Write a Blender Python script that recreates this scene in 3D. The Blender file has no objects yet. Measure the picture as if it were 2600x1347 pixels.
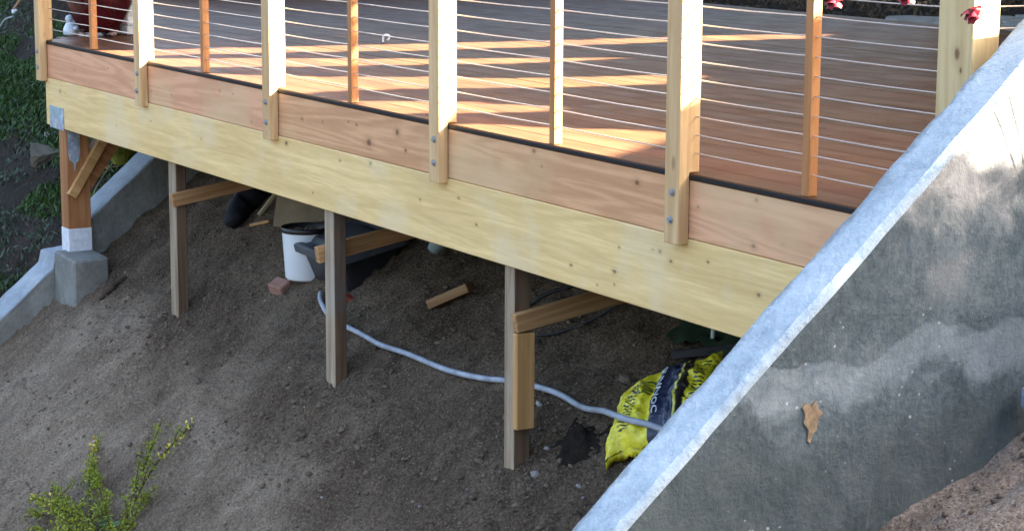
import bpy, math, random
import numpy as np
from mathutils import Vector, Matrix

random.seed(7)
rng = np.random.default_rng(11)
scene = bpy.context.scene
COL = scene.collection

# ------------------------------------------------------------------ camera
cam_d = bpy.data.cameras.new('camera')
cam = bpy.data.objects.new('camera', cam_d)
COL.objects.link(cam)
CAM_P = Vector((13.381, -4.394, 1.030))
YAW, PIT, ROLL, FPX = -1.039, -0.178, 0.005, 5471.7
fw = Vector((math.cos(PIT) * math.sin(YAW), math.cos(PIT) * math.cos(YAW), math.sin(PIT)))
rt = Vector((math.cos(YAW), -math.sin(YAW), 0))
up = rt.cross(fw)
r2 = math.cos(ROLL) * rt + math.sin(ROLL) * up
u2 = -math.sin(ROLL) * rt + math.cos(ROLL) * up
cam.matrix_world = Matrix(((r2.x, u2.x, -fw.x, CAM_P.x), (r2.y, u2.y, -fw.y, CAM_P.y),
                           (r2.z, u2.z, -fw.z, CAM_P.z), (0, 0, 0, 1)))
cam_d.sensor_fit = 'HORIZONTAL'
cam_d.sensor_width = 36
cam_d.lens = 36 * FPX / 2600
cam_d.clip_start = .05
cam_d.clip_end = 600
scene.camera = cam

# ------------------------------------------------------------------ sky, sun, exposure
SUN = Vector((.62, .78, .565)).normalized()
ELEV = math.asin(SUN.z)
world = bpy.data.worlds.new('World')
scene.world = world
world.use_nodes = True
wnt = world.node_tree
bg = wnt.nodes['Background']
sky = wnt.nodes.new('ShaderNodeTexSky')
sky.sky_type = 'NISHITA'
sky.sun_disc = False
sky.sun_elevation = ELEV
sky.sun_rotation = math.atan2(SUN.x, SUN.y)
sky.air_density = 1.0
sky.dust_density = 5.0
sky.ozone_density = .4
wnt.links.new(sky.outputs[0], bg.inputs[0])
bg.inputs[1].default_value = .05
sun_d = bpy.data.lights.new('sun', 'SUN')
sun_d.energy = 5.0
sun_d.angle = math.radians(.5)
sun_d.color = (1, .93, .78)
sun = bpy.data.objects.new('sun', sun_d)
COL.objects.link(sun)
sun.rotation_euler = SUN.to_track_quat('Z', 'Y').to_euler()
sun.location = (8, 8, 9)
vs = scene.view_settings
vs.view_transform = 'Standard'
vs.look = 'None'
vs.exposure = 4.15
vs.gamma = 1
vs.use_curve_mapping = False


# ------------------------------------------------------------------ helpers: numpy noise
def _h(ix, iy, s):
    n = (ix.astype(np.int64) * 374761393 + iy.astype(np.int64) * 668265263 + s * 974634777) & 0x7fffffff
    n = ((n ^ (n >> 13)) * 1274126177) & 0x7fffffff
    return ((n ^ (n >> 16)) & 0xffff) / 65535.0


def vnoise(x, y, s=0):
    x = np.asarray(x, float); y = np.asarray(y, float)
    ix = np.floor(x); iy = np.floor(y)
    fx = x - ix; fy = y - iy
    fx = fx * fx * (3 - 2 * fx); fy = fy * fy * (3 - 2 * fy)
    a = _h(ix, iy, s); b = _h(ix + 1, iy, s); c = _h(ix, iy + 1, s); d = _h(ix + 1, iy + 1, s)
    return (a + (b - a) * fx) * (1 - fy) + (c + (d - c) * fx) * fy - .5


def fbm(x, y, s=0, o=4, g=.5):
    x = np.asarray(x, float); y = np.asarray(y, float)
    t = 0; a = 1.0
    for i in range(o):
        t = t + a * vnoise(x * 2 ** i + 13.7 * i, y * 2 ** i - 7.1 * i, s + i)
        a *= g
    return t


def sm(a, b, x):
    t = np.clip((np.asarray(x, float) - a) / (b - a), 0, 1)
    return t * t * (3 - 2 * t)


# ------------------------------------------------------------------ helpers: meshes and objects
def mesh_np(name, V, F, smooth=False):
    """V (n,3) array, F (m,k) array of equal sized polygons, or list of polygons"""
    me = bpy.data.meshes.new(name)
    if isinstance(F, np.ndarray):
        k = F.shape[1]
        me.vertices.add(len(V)); me.vertices.foreach_set('co', np.asarray(V, np.float32).ravel())
        me.loops.add(F.size); me.loops.foreach_set('vertex_index', F.astype(np.int32).ravel())
        me.polygons.add(len(F))
        me.polygons.foreach_set('loop_start', np.arange(0, F.size, k, dtype=np.int32))
        me.polygons.foreach_set('loop_total', np.full(len(F), k, np.int32))
        me.update(calc_edges=True)
    else:
        me.from_pydata([tuple(v) for v in V], [], F)
        me.update()
    if smooth:
        me.polygons.foreach_set('use_smooth', np.ones(len(me.polygons), bool))
    return me


def obj(name, me, mat=None, parent=None, loc=(0, 0, 0), rot=None):
    o = bpy.data.objects.new(name, me)
    COL.objects.link(o)
    if mat is not None and me is not None and not me.materials:
        me.materials.append(mat)
    loc = Vector(loc)
    if parent is not None:
        o.parent = parent
        base = Vector((0, 0, 0)); p = parent
        while p is not None:
            base += p.location; p = p.parent
        loc = loc - base
    o.location = loc
    if rot is not None:
        if isinstance(rot, Matrix):
            o.rotation_euler = rot.to_euler()
        else:
            o.rotation_euler = rot
    return o


def tag(o, label=None, cat=None, group=None, kind=None):
    if label: o['label'] = label
    if cat: o['category'] = cat
    if group: o['group'] = group
    if kind: o['kind'] = kind
    return o


def thing(name, loc, label, cat, group=None):
    o = bpy.data.objects.new(name, None)
    COL.objects.link(o)
    o.location = loc
    o.empty_display_size = .1
    return tag(o, label, cat, group)


def cbox(sx, sy, sz, c=.003):
    """box with chamfered edges, centred"""
    hx, hy, hz = sx / 2, sy / 2, sz / 2
    V = []; idx = {}
    for a in (-1, 1):
        for b in (-1, 1):
            for d in (-1, 1):
                for ax in range(3):
                    v = [a * (hx - c), b * (hy - c), d * (hz - c)]
                    v[ax] = (a * hx, b * hy, d * hz)[ax]
                    idx[(a, b, d, ax)] = len(V); V.append(v)
    F = []
    def q(*k): F.append([idx[i] for i in k])
    for s in (-1, 1):
        q((s, -1, -1, 0), (s, 1, -1, 0), (s, 1, 1, 0), (s, -1, 1, 0))
        q((-1, s, -1, 1), (1, s, -1, 1), (1, s, 1, 1), (-1, s, 1, 1))
        q((-1, -1, s, 2), (1, -1, s, 2), (1, 1, s, 2), (-1, 1, s, 2))
    for a in (-1, 1):
        for b in (-1, 1):
            q((a, b, -1, 0), (a, b, 1, 0), (a, b, 1, 1), (a, b, -1, 1))
            q((a, -1, b, 0), (a, 1, b, 0), (a, 1, b, 2), (a, -1, b, 2))
            q((-1, a, b, 1), (1, a, b, 1), (1, a, b, 2), (-1, a, b, 2))
            for d in (-1, 1):
                q((a, b, d, 0), (a, b, d, 1), (a, b, d, 2))
    # orient outward
    VV = np.array(V)
    for i, f in enumerate(F):
        p = VV[f]; n = np.cross(p[1] - p[0], p[2] - p[0])
        if n @ p.mean(0) < 0: F[i] = f[::-1]
    return V, F


def box_obj(name, lo, hi, mat, parent, c=.003, rot=None):
    lo = np.array(lo, float); hi = np.array(hi, float)
    V, F = cbox(*(hi - lo), c)
    return obj(name, mesh_np(name, V, F), mat, parent, (lo + hi) / 2, rot)


def beam_obj(name, a, b, w, h, mat, parent, upv=(0, 0, 1), c=.003):
    """member from a to b (world), local x along it, width w across, height h along upv"""
    a = Vector(a); b = Vector(b); d = (b - a); L = d.length; d.normalize()
    y = Vector(upv).cross(d).normalized(); z = d.cross(y)
    R = Matrix((d, y, z)).transposed()
    V, F = cbox(L, w, h, c)
    return obj(name, mesh_np(name, V, F), mat, parent, (a + b) / 2, R)


def tube(path, r, n=8, smooth=True, name='tube', cap=True):
    P = np.array(path, float); m = len(P)
    R = np.full(m, r) if np.isscalar(r) else np.array(r, float)
    T = np.gradient(P, axis=0); T /= np.linalg.norm(T, axis=1)[:, None] + 1e-9
    ref = np.array([0, 0, 1.0]) if abs(T[0][2]) < .9 else np.array([1.0, 0, 0])
    V = []
    u = np.cross(ref, T[0]); u /= np.linalg.norm(u)
    for i in range(m):
        u = u - T[i] * (u @ T[i]); u /= np.linalg.norm(u)
        w = np.cross(T[i], u)
        for k in range(n):
            a = 2 * math.pi * k / n
            V.append(P[i] + R[i] * (math.cos(a) * u + math.sin(a) * w))
    F = []
    for i in range(m - 1):
        for k in range(n):
            k2 = (k + 1) % n
            F.append([i * n + k, i * n + k2, (i + 1) * n + k2, (i + 1) * n + k])
    if cap:
        F.append(list(range(n))[::-1]); F.append([(m - 1) * n + k for k in range(n)])
    me = mesh_np(name, V, F, smooth)
    return me


def spline(pts, n=8):
    P = np.array(pts, float); out = []
    Q = np.vstack([2 * P[0] - P[1], P, 2 * P[-1] - P[-2]])
    for i in range(1, len(Q) - 2):
        for t in np.linspace(0, 1, n, endpoint=False):
            a, b, c, d = Q[i - 1], Q[i], Q[i + 1], Q[i + 2]
            out.append(.5 * (2 * b + (c - a) * t + (2 * a - 5 * b + 4 * c - d) * t * t + (3 * b - a - 3 * c + d) * t ** 3))
    out.append(P[-1])
    return np.array(out)


def lathe(prof, n=24, name='lathe', smooth=True):
    V = []; F = []
    for r, z in prof:
        for k in range(n):
            a = 2 * math.pi * k / n
            V.append((r * math.cos(a), r * math.sin(a), z))
    for i in range(len(prof) - 1):
        for k in range(n):
            k2 = (k + 1) % n
            F.append([i * n + k, i * n + k2, (i + 1) * n + k2, (i + 1) * n + k])
    me = mesh_np(name, V, F, smooth)
    return me


def rock_mesh(sx, sy, sz, seed, name='stone', sub=2):
    import bmesh
    bm = bmesh.new()
    bmesh.ops.create_icosphere(bm, subdivisions=sub, radius=1)
    r = np.random.default_rng(seed)
    planes = [(Vector(r.normal(size=3)).normalized(), r.uniform(.55, .85)) for _ in range(9)]
    for v in bm.verts:
        for n, d in planes:
            k = v.co.dot(n) - d
            if k > 0: v.co -= n * k * .92
        v.co += Vector(r.normal(size=3)) * .025
        v.co = Vector((v.co.x * sx, v.co.y * sy, v.co.z * sz))
    me = bpy.data.meshes.new(name)
    bm.to_mesh(me); bm.free()
    return me


def quads_mesh(name, C, U, W, mat_ids=None):
    """leaf quads: centre C, half axes U, W (n,3): diamond shaped leaf of 4 corners"""
    n = len(C)
    V = np.empty((n * 4, 3))
    V[0::4] = C - U; V[1::4] = C + W * .9 - U * .1; V[2::4] = C + U; V[3::4] = C - W * .9 - U * .1
    F = np.arange(n * 4).reshape(n, 4)
    me = mesh_np(name, V, F)
    return me


def rand_dirs(n, r=rng):
    v = r.normal(size=(n, 3)); return v / np.linalg.norm(v, axis=1)[:, None]


# ------------------------------------------------------------------ helpers: materials
class MT:
    def __init__(s, name, rough=.7, spec=.3):
        s.m = bpy.data.materials.new(name); s.m.use_nodes = True
        s.nt = s.m.node_tree
        s.b = s.nt.nodes['Principled BSDF']
        s.b.inputs['Roughness'].default_value = rough
        s.b.inputs['Specular IOR Level'].default_value = spec
        s.tc = s.n('ShaderNodeTexCoord')

    def n(s, t, **kw):
        nd = s.nt.nodes.new(t)
        for k, v in kw.items(): setattr(nd, k, v)
        return nd

    def l(s, a, b): s.nt.links.new(a, b)

    def setin(s, sock, v):
        if hasattr(v, 'is_output') or isinstance(v, bpy.types.NodeSocket): s.l(v, sock)
        else: sock.default_value = v

    def math(s, op, a, b=0.0, c=0.0, clamp=False):
        nd = s.n('ShaderNodeMath', operation=op, use_clamp=clamp)
        s.setin(nd.inputs[0], a); s.setin(nd.inputs[1], b)
        if op in ('MULTIPLY_ADD', 'SMOOTH_MIN', 'SMOOTH_MAX', 'COMPARE'): s.setin(nd.inputs[2], c)
        return nd.outputs[0]

    def vmath(s, op, a, b=(0, 0, 0)):
        nd = s.n('ShaderNodeVectorMath', operation=op)
        s.setin(nd.inputs[0], a); s.setin(nd.inputs[1], b)
        return nd.outputs['Value'] if op in ('LENGTH', 'DISTANCE', 'DOT_PRODUCT') else nd.outputs[0]

    def coords(s, rnd=True, kind='Object'):
        c = s.tc.outputs[kind]
        if rnd:
            oi = s.n('ShaderNodeObjectInfo')
            r = s.math('MULTIPLY', oi.outputs['Random'], 37.0)
            cx = s.n('ShaderNodeCombineXYZ')
            for i in range(3): s.l(r, cx.inputs[i])
            c = s.vmath('ADD', c, cx.outputs[0])
        return c

    def noise(s, vec, scale, detail=4, rough=.55, dist=0.0):
        nd = s.n('ShaderNodeTexNoise')
        s.l(vec, nd.inputs['Vector'])
        nd.inputs['Scale'].default_value = scale; nd.inputs['Detail'].default_value = detail
        nd.inputs['Roughness'].default_value = rough; nd.inputs['Distortion'].default_value = dist
        return nd.outputs['Fac']

    def voro(s, vec, scale, feature='F1'):
        nd = s.n('ShaderNodeTexVoronoi', feature=feature)
        s.l(vec, nd.inputs['Vector']); nd.inputs['Scale'].default_value = scale
        return nd

    def ramp(s, fac, *stops):
        nd = s.n('ShaderNodeValToRGB')
        e = nd.color_ramp.elements
        while len(e) < len(stops): e.new(.5)
        for i, (p, c) in enumerate(stops):
            e[i].position = p; e[i].color = (*c, 1) if len(c) == 3 else c
        s.setin(nd.inputs[0], fac)
        return nd.outputs[0]

    def mix(s, fac, a, b, mode='MIX'):
        nd = s.n('ShaderNodeMix', data_type='RGBA', blend_type=mode)
        s.setin(nd.inputs[0], fac)
        for sock, v in ((nd.inputs[6], a), (nd.inputs[7], b)):
            if isinstance(v, tuple): sock.default_value = (*v, 1)
            else: s.l(v, sock)
        return nd.outputs[2]

    def rng(s, v, a, b, c=0.0, d=1.0):
        nd = s.n('ShaderNodeMapRange'); nd.clamp = True
        nd.interpolation_type = 'SMOOTHSTEP'
        s.setin(nd.inputs[0], v)
        for i, k in enumerate((a, b, c, d)): nd.inputs[i + 1].default_value = k
        return nd.outputs[0]

    def scale(s, vec, sc):
        return s.vmath('MULTIPLY', vec, sc)

    def col(s, c):
        if isinstance(c, tuple): s.b.inputs['Base Color'].default_value = (*c, 1)
        else: s.l(c, s.b.inputs['Base Color'])

    def bump(s, h, strength=.3, dist=.01, chain=None):
        nd = s.n('ShaderNodeBump')
        nd.inputs['Strength'].default_value = strength; nd.inputs['Distance'].default_value = dist
        s.l(h, nd.inputs['Height'])
        if chain is not None: s.l(chain, nd.inputs['Normal'])
        s.l(nd.outputs[0], s.b.inputs['Normal'])
        return nd.outputs[0]

    def vary(s, color, v=.12, h=.0, sat=.0):
        oi = s.n('ShaderNodeObjectInfo')
        hs = s.n('ShaderNodeHueSaturation')
        s.l(s.math('MULTIPLY_ADD', oi.outputs['Random'], 2 * v, 1 - v), hs.inputs['Value'])
        if h:
            r2 = s.math('FRACT', s.math('MULTIPLY', oi.outputs['Random'], 7.31))
            s.l(s.math('MULTIPLY_ADD', r2, 2 * h, .5 - h), hs.inputs['Hue'])
        s.l(color, hs.inputs['Color'])
        return hs.outputs[0]


def wood(name, light, dark, axis=0, rough=.65, knots=(), vary=.08, kd=(.16, .075, .035), knotty=.6, grain=1.0, spec=.25, stain=None, hue=.0):
    m = MT(name, rough, spec)
    c = m.coords()
    st = [16, 16, 16]; st[axis] = 1.0
    w = m.scale(c, tuple(st))
    big = m.noise(m.scale(c, tuple(.35 * v for v in st)), 2.2, 3, .5, .4)
    # ring grain: warped bands running along the member
    rings = m.math('SINE', m.math('MULTIPLY', m.noise(w, .55, 2, .4, .3), 46.0))
    rings = m.math('MULTIPLY_ADD', rings, .5, .5)
    fine = m.noise(w, 7.0, 5, .65)
    g = m.math('ADD', m.math('MULTIPLY', rings, .28 * grain), m.math('MULTIPLY', fine, .62))
    g = m.math('ADD', g, m.math('MULTIPLY_ADD', big, .7, -.35))
    col = m.ramp(g, (.12, dark), (.42, tuple(.5 * (a + b) for a, b in zip(light, dark))), (.62, light))
    # small random knots and pin marks
    if knotty > 0:
        kst = [1, 1, 1]; kst[axis] = .45
        v = m.voro(m.scale(c, tuple(kst)), 4.2)
        rsel = m.rng(v.outputs['Distance'], .035, .075, knotty, 0)
        sep = m.n('ShaderNodeSeparateColor'); m.l(v.outputs['Color'], sep.inputs[0])
        k = m.math('MULTIPLY', rsel, m.rng(sep.outputs[0], .6, .65))
        col = m.mix(k, col, kd)
        v2 = m.voro(m.scale(c, tuple(.8 * q for q in kst)), 17)
        sep2 = m.n('ShaderNodeSeparateColor'); m.l(v2.outputs['Color'], sep2.inputs[0])
        k2 = m.math('MULTIPLY', m.rng(v2.outputs['Distance'], .05, .14, .55, 0), m.rng(sep2.outputs[0], .82, .86))
        col = m.mix(k2, col, kd)
    oc = m.tc.outputs['Object']
    for (x, y, z, r) in knots:
        d = m.vmath('SUBTRACT', oc, (x, y, z))
        sc = [1.25, 1.25, 1.25]; sc[axis] = .8
        d = m.vmath('LENGTH', m.scale(d, tuple(sc)))
        d = m.math('ADD', d, m.math('MULTIPLY_ADD', fine, r * .9, -r * .45))
        halo = m.rng(d, r * .6, r * 2.6, .35, 0)
        core = m.rng(d, r * .35, r * 1.05, .88, 0)
        col = m.mix(halo, col, tuple(.55 * a + .45 * b for a, b in zip(dark, kd)))
        col = m.mix(core, col, kd)
    if stain is not None:
        s_ = m.noise(c, stain[1], 4, .6)
        col = m.mix(m.rng(s_, .48, .68, 0, stain[2]), col, stain[0])
    col = m.vary(col, vary, hue)
    m.col(col)
    m.bump(fine, .25, .002)
    return m.m


def plain(name, c, rough=.6, spec=.3, var=.15, scale=12, bump=.0, metallic=0.0, dist=.004):
    m = MT(name, rough, spec)
    k = m.noise(m.coords(), scale, 5, .6)
    m.col(m.ramp(k, (.25, tuple(a * (1 - var) for a in c)), (.75, tuple(min(1, a * (1 + var)) for a in c))))
    m.b.inputs['Metallic'].default_value = metallic
    if bump: m.bump(m.noise(m.coords(), scale * 4, 4), bump, dist)
    return m.m


def leafmat(name, a, b, c=None, rough=.55, scale=6, trans=.25):
    m = MT(name, rough, .3)
    k = m.noise(m.tc.outputs['Object'], scale, 4, .7)
    k2 = m.noise(m.tc.outputs['Object'], scale * 22, 2, .7)
    k = m.math('ADD', m.math('MULTIPLY', k, .6), m.math('MULTIPLY', k2, .4))
    st = [(.3, a), (.6, b)]
    if c: st.append((.72, c))
    m.col(m.ramp(k, *st))
    m.b.inputs['Subsurface Weight'].default_value = 0
    if trans:
        m.b.inputs['Transmission Weight'].default_value = 0
    return m.m


# ================================================================== materials
M = {}
M['fascia'] = None
M['cream_x'] = wood('pale_glulam', (.66, .53, .30), (.54, .40, .20), 0, .6, vary=.03, knotty=.35, grain=.5)
M['post'] = wood('douglas_fir_post', (.66, .46, .25), (.47, .28, .125), 2, .6, vary=.08, knotty=.5, grain=.7)
M['picket'] = wood('redwood_picket', (.46, .225, .095), (.33, .14, .052), 2, .55, vary=.08, knotty=.2, grain=.7)
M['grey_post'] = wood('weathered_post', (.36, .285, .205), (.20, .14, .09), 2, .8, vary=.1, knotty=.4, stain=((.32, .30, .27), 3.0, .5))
M['shaded_side'] = wood('shaded_post_side', (.15, .095, .058), (.075, .045, .027), 2, .8, vary=.12, knotty=.5, stain=((.10, .09, .085), 3.0, .7))  # darker copy of the post wood, shade painted onto the side faces
M['brace'] = wood('rough_brace', (.44, .26, .12), (.27, .13, .055), 0, .7, vary=.1, knotty=.4)
M['brown_post'] = wood('stained_corner_post', (.40, .19, .08), (.26, .105, .04), 2, .6, vary=.05, knotty=.3)
M['tan_post'] = wood('scab_board', (.52, .31, .13), (.36, .19, .07), 2, .65, vary=.05, knotty=.3)
M['joist'] = wood('joist', (.30, .20, .11), (.2, .12, .06), 1, .75)
M['fence'] = wood('fence_plank', (.3, .22, .15), (.18, .12, .08), 2, .8)


def deck_mat():
    m = MT('oiled_hardwood_deck', .4, .10)
    c = m.coords()
    w = m.scale(c, (1, 18, 18))
    fine = m.noise(w, 6, 5, .65)
    big = m.noise(m.scale(c, (.5, 3, 3)), 2.0, 3)
    g = m.math('ADD', m.math('MULTIPLY', fine, .6), m.math('MULTIPLY', big, .5))
    col = m.ramp(g, (.3, (.062, .024, .012)), (.55, (.120, .053, .025)), (.75, (.180, .086, .040)))
    v = m.voro(m.scale(c, (.5, 1, 1)), 7)
    col = m.mix(m.rng(v.outputs['Distance'], .03, .07, .7, 0), col, (.05, .025, .018))
    m.col(m.vary(col, .10, .008))
    r = m.noise(m.tc.outputs['Object'], 3, 4)
    m.l(m.math('MULTIPLY_ADD', r, .35, .26), m.b.inputs['Roughness'])
    m.bump(fine, .3, .002)
    return m.m


M['deck'] = deck_mat()
M['black'] = plain('black_flashing', (.008, .009, .012), .6, .25, .3, 20)
M['cable'] = plain('stainless_cable', (.52, .46, .43), .45, .4, .1, 60, metallic=.5)
M['zinc'] = plain('zinc_bolt', (.36, .39, .44), .4, .5, .25, 80, metallic=.7)


def galv_mat():
    m = MT('galvanised_steel', .5, .5)
    c = m.tc.outputs['Object']
    v = m.voro(c, 60)
    k = m.noise(c, 16, 5, .7)
    col = m.mix(.35, m.ramp(k, (.35, (.22, .27, .33)), (.55, (.36, .42, .50)), (.7, (.62, .66, .70))), v.outputs['Color'], 'SOFT_LIGHT')
    m.col(col)
    m.b.inputs['Metallic'].default_value = .25
    m.bump(k, .15, .003)
    return m.m


M['galv'] = galv_mat()
M['white_paint'] = plain('splashed_white_paint', (.60, .64, .70), .6, .3, .2, 35, .3)


def soil_mat(name, dk, md, lt, damp=False):
    m = MT(name, .95, .1)
    c = m.tc.outputs['Object']
    a = m.noise(c, 1.1, 5, .6, .3)
    b = m.noise(m.scale(c, (1, .55, .55)), 9, 6, .7, .2)
    d = m.noise(c, 70, 4, .75)
    g = m.math('ADD', m.math('MULTIPLY', a, .5), m.math('MULTIPLY', b, .35))
    g = m.math('ADD', g, m.math('MULTIPLY_ADD', d, .75, -.295))
    col = m.ramp(g, (.33, dk), (.50, md), (.68, lt))
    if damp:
        # damp, dug earth up the slope, with under-deck shade painted in; dry crust lower down at left
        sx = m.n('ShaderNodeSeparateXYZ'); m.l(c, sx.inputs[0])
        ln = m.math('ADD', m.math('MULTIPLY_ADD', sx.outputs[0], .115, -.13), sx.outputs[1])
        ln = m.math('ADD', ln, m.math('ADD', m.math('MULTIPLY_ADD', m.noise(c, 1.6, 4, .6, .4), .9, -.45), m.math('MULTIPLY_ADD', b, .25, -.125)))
        damp_shade = m.ramp(g, (.30, (.022, .0155, .010)), (.46, (.080, .057, .039)), (.66, (.19, .144, .104)))
        col = m.mix(m.rng(ln, -.16, .20, 0, .92), col, damp_shade)
    # scattered pale grit and darker crumbs
    v = m.voro(c, 85)
    sp = m.n('ShaderNodeSeparateColor'); m.l(v.outputs['Color'], sp.inputs[0])
    dot = m.rng(v.outputs['Distance'], .18, .34, 1, 0)
    col = m.mix(m.math('MULTIPLY', dot, m.rng(sp.outputs[0], .88, .92, 0, .35)), col, tuple(min(1, 1.6 * q) for q in lt))
    col = m.mix(m.math('MULTIPLY', dot, m.rng(sp.outputs[1], .74, .8, 0, .75)), col, tuple(.5 * q for q in dk))
    m.col(col)
    n1 = m.bump(m.math('ADD', b, m.math('MULTIPLY', m.noise(m.scale(c, (1, .7, .7)), 26, 5, .7, .3), .8)), 1.0, .055)
    m.bump(m.math('ADD', d, m.math('MULTIPLY', v.outputs['Distance'], .6)), .7, .012, n1)
    return m.m


M['soil'] = soil_mat('dry_soil', (.090, .066, .046), (.225, .174, .127), (.41, .333, .255), damp=True)
M['soil2'] = soil_mat('bank_soil', (.09, .070, .055), (.19, .152, .125), (.34, .285, .24))
M['soil3'] = soil_mat('planted_soil', (.016, .013, .010), (.036, .029, .024), (.075, .062, .053))
M['clod'] = plain('soil_clod', (.135, .106, .080), .95, .1, .5, 9, .6)
M['pebble'] = plain('pale_pebble', (.26, .25, .24), .85, .2, .45, 4, .4)


def cap_mat():
    m = MT('painted_wall_top', .75, .25)
    c = m.tc.outputs['Object']
    a = m.noise(c, 3.5, 6, .65, .4)
    b = m.noise(c, 30, 5, .7)
    col = m.ramp(m.math('ADD', m.math('MULTIPLY', a, .7), m.math('MULTIPLY', b, .3)),
                 (.36, (.20, .255, .305)), (.5, (.32, .395, .46)), (.64, (.42, .49, .555)))
    # chips and grime, thicker along the outer (deck side) edge
    sx = m.n('ShaderNodeSeparateXYZ'); m.l(c, sx.inputs[0])
    edge = m.rng(m.math('ADD', sx.outputs[0], m.math('MULTIPLY_ADD', m.noise(c, 9, 6, .8), .13, -.065)), 8.738, 8.772, .8, 0)
    col = m.mix(edge, col, (.15, .175, .19))
    chip = m.rng(m.noise(c, 19, 6, .8), .61, .68, 0, .65)
    col = m.mix(chip, col, (.20, .21, .22))
    m.col(col)
    m.bump(m.math('ADD', b, m.noise(c, 9, 5, .7)), .7, .014)
    return m.m


def stain_wall_mat():
    m = MT('stained_concrete', .85, .2)
    c = m.tc.outputs['Object']
    s = m.n('ShaderNodeSeparateXYZ'); m.l(c, s.inputs[0])
    y, z = s.outputs[1], s.outputs[2]
    n1 = m.noise(c, 2.3, 6, .6, .3); n2 = m.noise(c, 8, 6, .65, .3); n3 = m.noise(c, 45, 5, .7)
    streak = m.noise(m.scale(c, (1, 6, .8)), 3, 4, .6)
    base = m.ramp(m.math('ADD', m.math('MULTIPLY', n1, .5), m.math('ADD', m.math('MULTIPLY', n2, .35), m.math('MULTIPLY_ADD', n3, .45, -.15))),
                  (.34, (.040, .054, .062)), (.5, (.078, .100, .112)), (.66, (.135, .162, .174)))
    # upper part: brownish old render, paled further to put sunlight into its colour
    up_ = m.rng(m.math('ADD', z, m.math('MULTIPLY_ADD', n2, .4, -.2)), .03, .24)
    base = m.mix(up_, base, m.ramp(n2, (.35, (.17, .17, .17)), (.6, (.36, .35, .33))))
    # pale splash band with a wavy upper limit, fading downwards
    wav = m.math('ADD', m.math('MULTIPLY_ADD', m.noise(m.scale(c, (1, 1, .45)), 2.6, 2, .4), .30, -.15), m.math('ADD', m.math('MULTIPLY_ADD', n2, .07, -.035), m.math('MULTIPLY_ADD', n3, .03, -.015)))
    zz = m.math('ADD', z, wav)
    top = m.rng(zz, -.236, -.250)
    low = m.rng(m.math('ADD', zz, m.math('MULTIPLY_ADD', n2, .2, -.1)), -.42, -.32)
    band = m.math('MULTIPLY', m.math('MULTIPLY', top, low), m.rng(y, .25, -.55, .5, .9))
    col = m.mix(band, base, m.ramp(n2, (.35, (.12, .148, .168)), (.65, (.21, .245, .268))))
    # pale round blot
    d = m.vmath('DISTANCE', m.scale(c, (0, 1, 1)), (0, -.335, -.055))
    blot = m.rng(m.math('ADD', d, m.math('ADD', m.math('MULTIPLY_ADD', n2, .26, -.13), m.math('MULTIPLY_ADD', n3, .10, -.05))), .03, .10, .75, 0)
    col = m.mix(blot, col, (.19, .20, .205))
    # lower part greener
    col = m.mix(m.rng(m.math('ADD', z, m.math('MULTIPLY_ADD', n1, .2, -.1)), -.40, -.55, 0, .6), col,
                m.ramp(n2, (.35, (.052, .066, .066)), (.65, (.088, .102, .098))))
    # vertical drips
    drip = m.math('MULTIPLY', m.rng(streak, .66, .72, 0, .18), m.rng(z, -.28, -.40))
    col = m.mix(drip, col, (.24, .27, .28))
    # white specks
    v = m.voro(c, 46)
    sp = m.n('ShaderNodeSeparateColor'); m.l(v.outputs['Color'], sp.inputs[0])
    dots = m.math('MULTIPLY', m.rng(v.outputs['Distance'], .12, .30, 1, 0), m.rng(sp.outputs[0], .78, .84, 0, .8))
    dots = m.math('MULTIPLY', dots, m.rng(n1, .42, .55))
    col = m.mix(dots, col, (.42, .46, .48))
    # pale flecks of lime
    col = m.mix(m.rng(m.noise(c, 22, 6, .8), .63, .72, 0, .5), col, (.30, .33, .35))
    m.col(col)
    m.bump(m.math('ADD', n3, n2), .6, .014)
    return m.m


def conc_mat(name, a, b, cc, topc=None):
    m = MT(name, .85, .2)
    c = m.tc.outputs['Object']
    n1 = m.noise(c, 4, 6, .62, .3); n2 = m.noise(c, 35, 5, .7)
    col = m.ramp(m.math('ADD', m.math('MULTIPLY', n1, .65), m.math('MULTIPLY', n2, .35)), (.34, a), (.5, b), (.66, cc))
    m.col(col)
    m.bump(n2, .4, .008)
    return m.m


M['cap'] = cap_mat()
M['wallface'] = stain_wall_mat()
M['conc'] = conc_mat('old_concrete', (.115, .12, .11), (.185, .19, .178), (.26, .265, .255))
M['conc_top'] = conc_mat('limewashed_concrete_top', (.19, .225, .26), (.27, .31, .35), (.36, .395, .43))


# ================================================================== terrain
def ground_base(x, y):
    x = np.asarray(x, float); y = np.asarray(y, float)
    z = -1.42 + .75 * (y - .03)
    z = z - .10 * (1 - sm(.6, 2.0, x))
    z = np.where(z > -.62, -.62 + .26 * np.tanh((z + .62) / .26), z)
    z = z + .20 * sm(6.6, 8.7, x)
    return z


def ground(x, y):
    x = np.asarray(x, float); y = np.asarray(y, float)
    z = ground_base(x, y)
    z = z + .05 * fbm(x * .9, y * 1.1, 3, 3)
    z = z + .035 * fbm(x * 3.1, y * 3.6, 21, 4, .55)
    for px, py in ((2.1, .04), (4.12, .04), (5.84, .05)):
        z = z + .020 * np.exp(-(((x - px) / .17) ** 2 + ((y - py + .03) / .13) ** 2)) * (1 + 1.6 * vnoise(x * 14, y * 14, 5))
    rough = .35 + .65 * sm(-.75, -.05, y) * (.6 + .8 * (vnoise(x * 1.3, y * 1.7, 77) + .5))
    z = z + .050 * rough * (np.abs(fbm(x * 8, y * 10, 40, 4, .6)) - .35) + .018 * rough * fbm(x * 17, y * 21, 47, 3)
    return z


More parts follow.
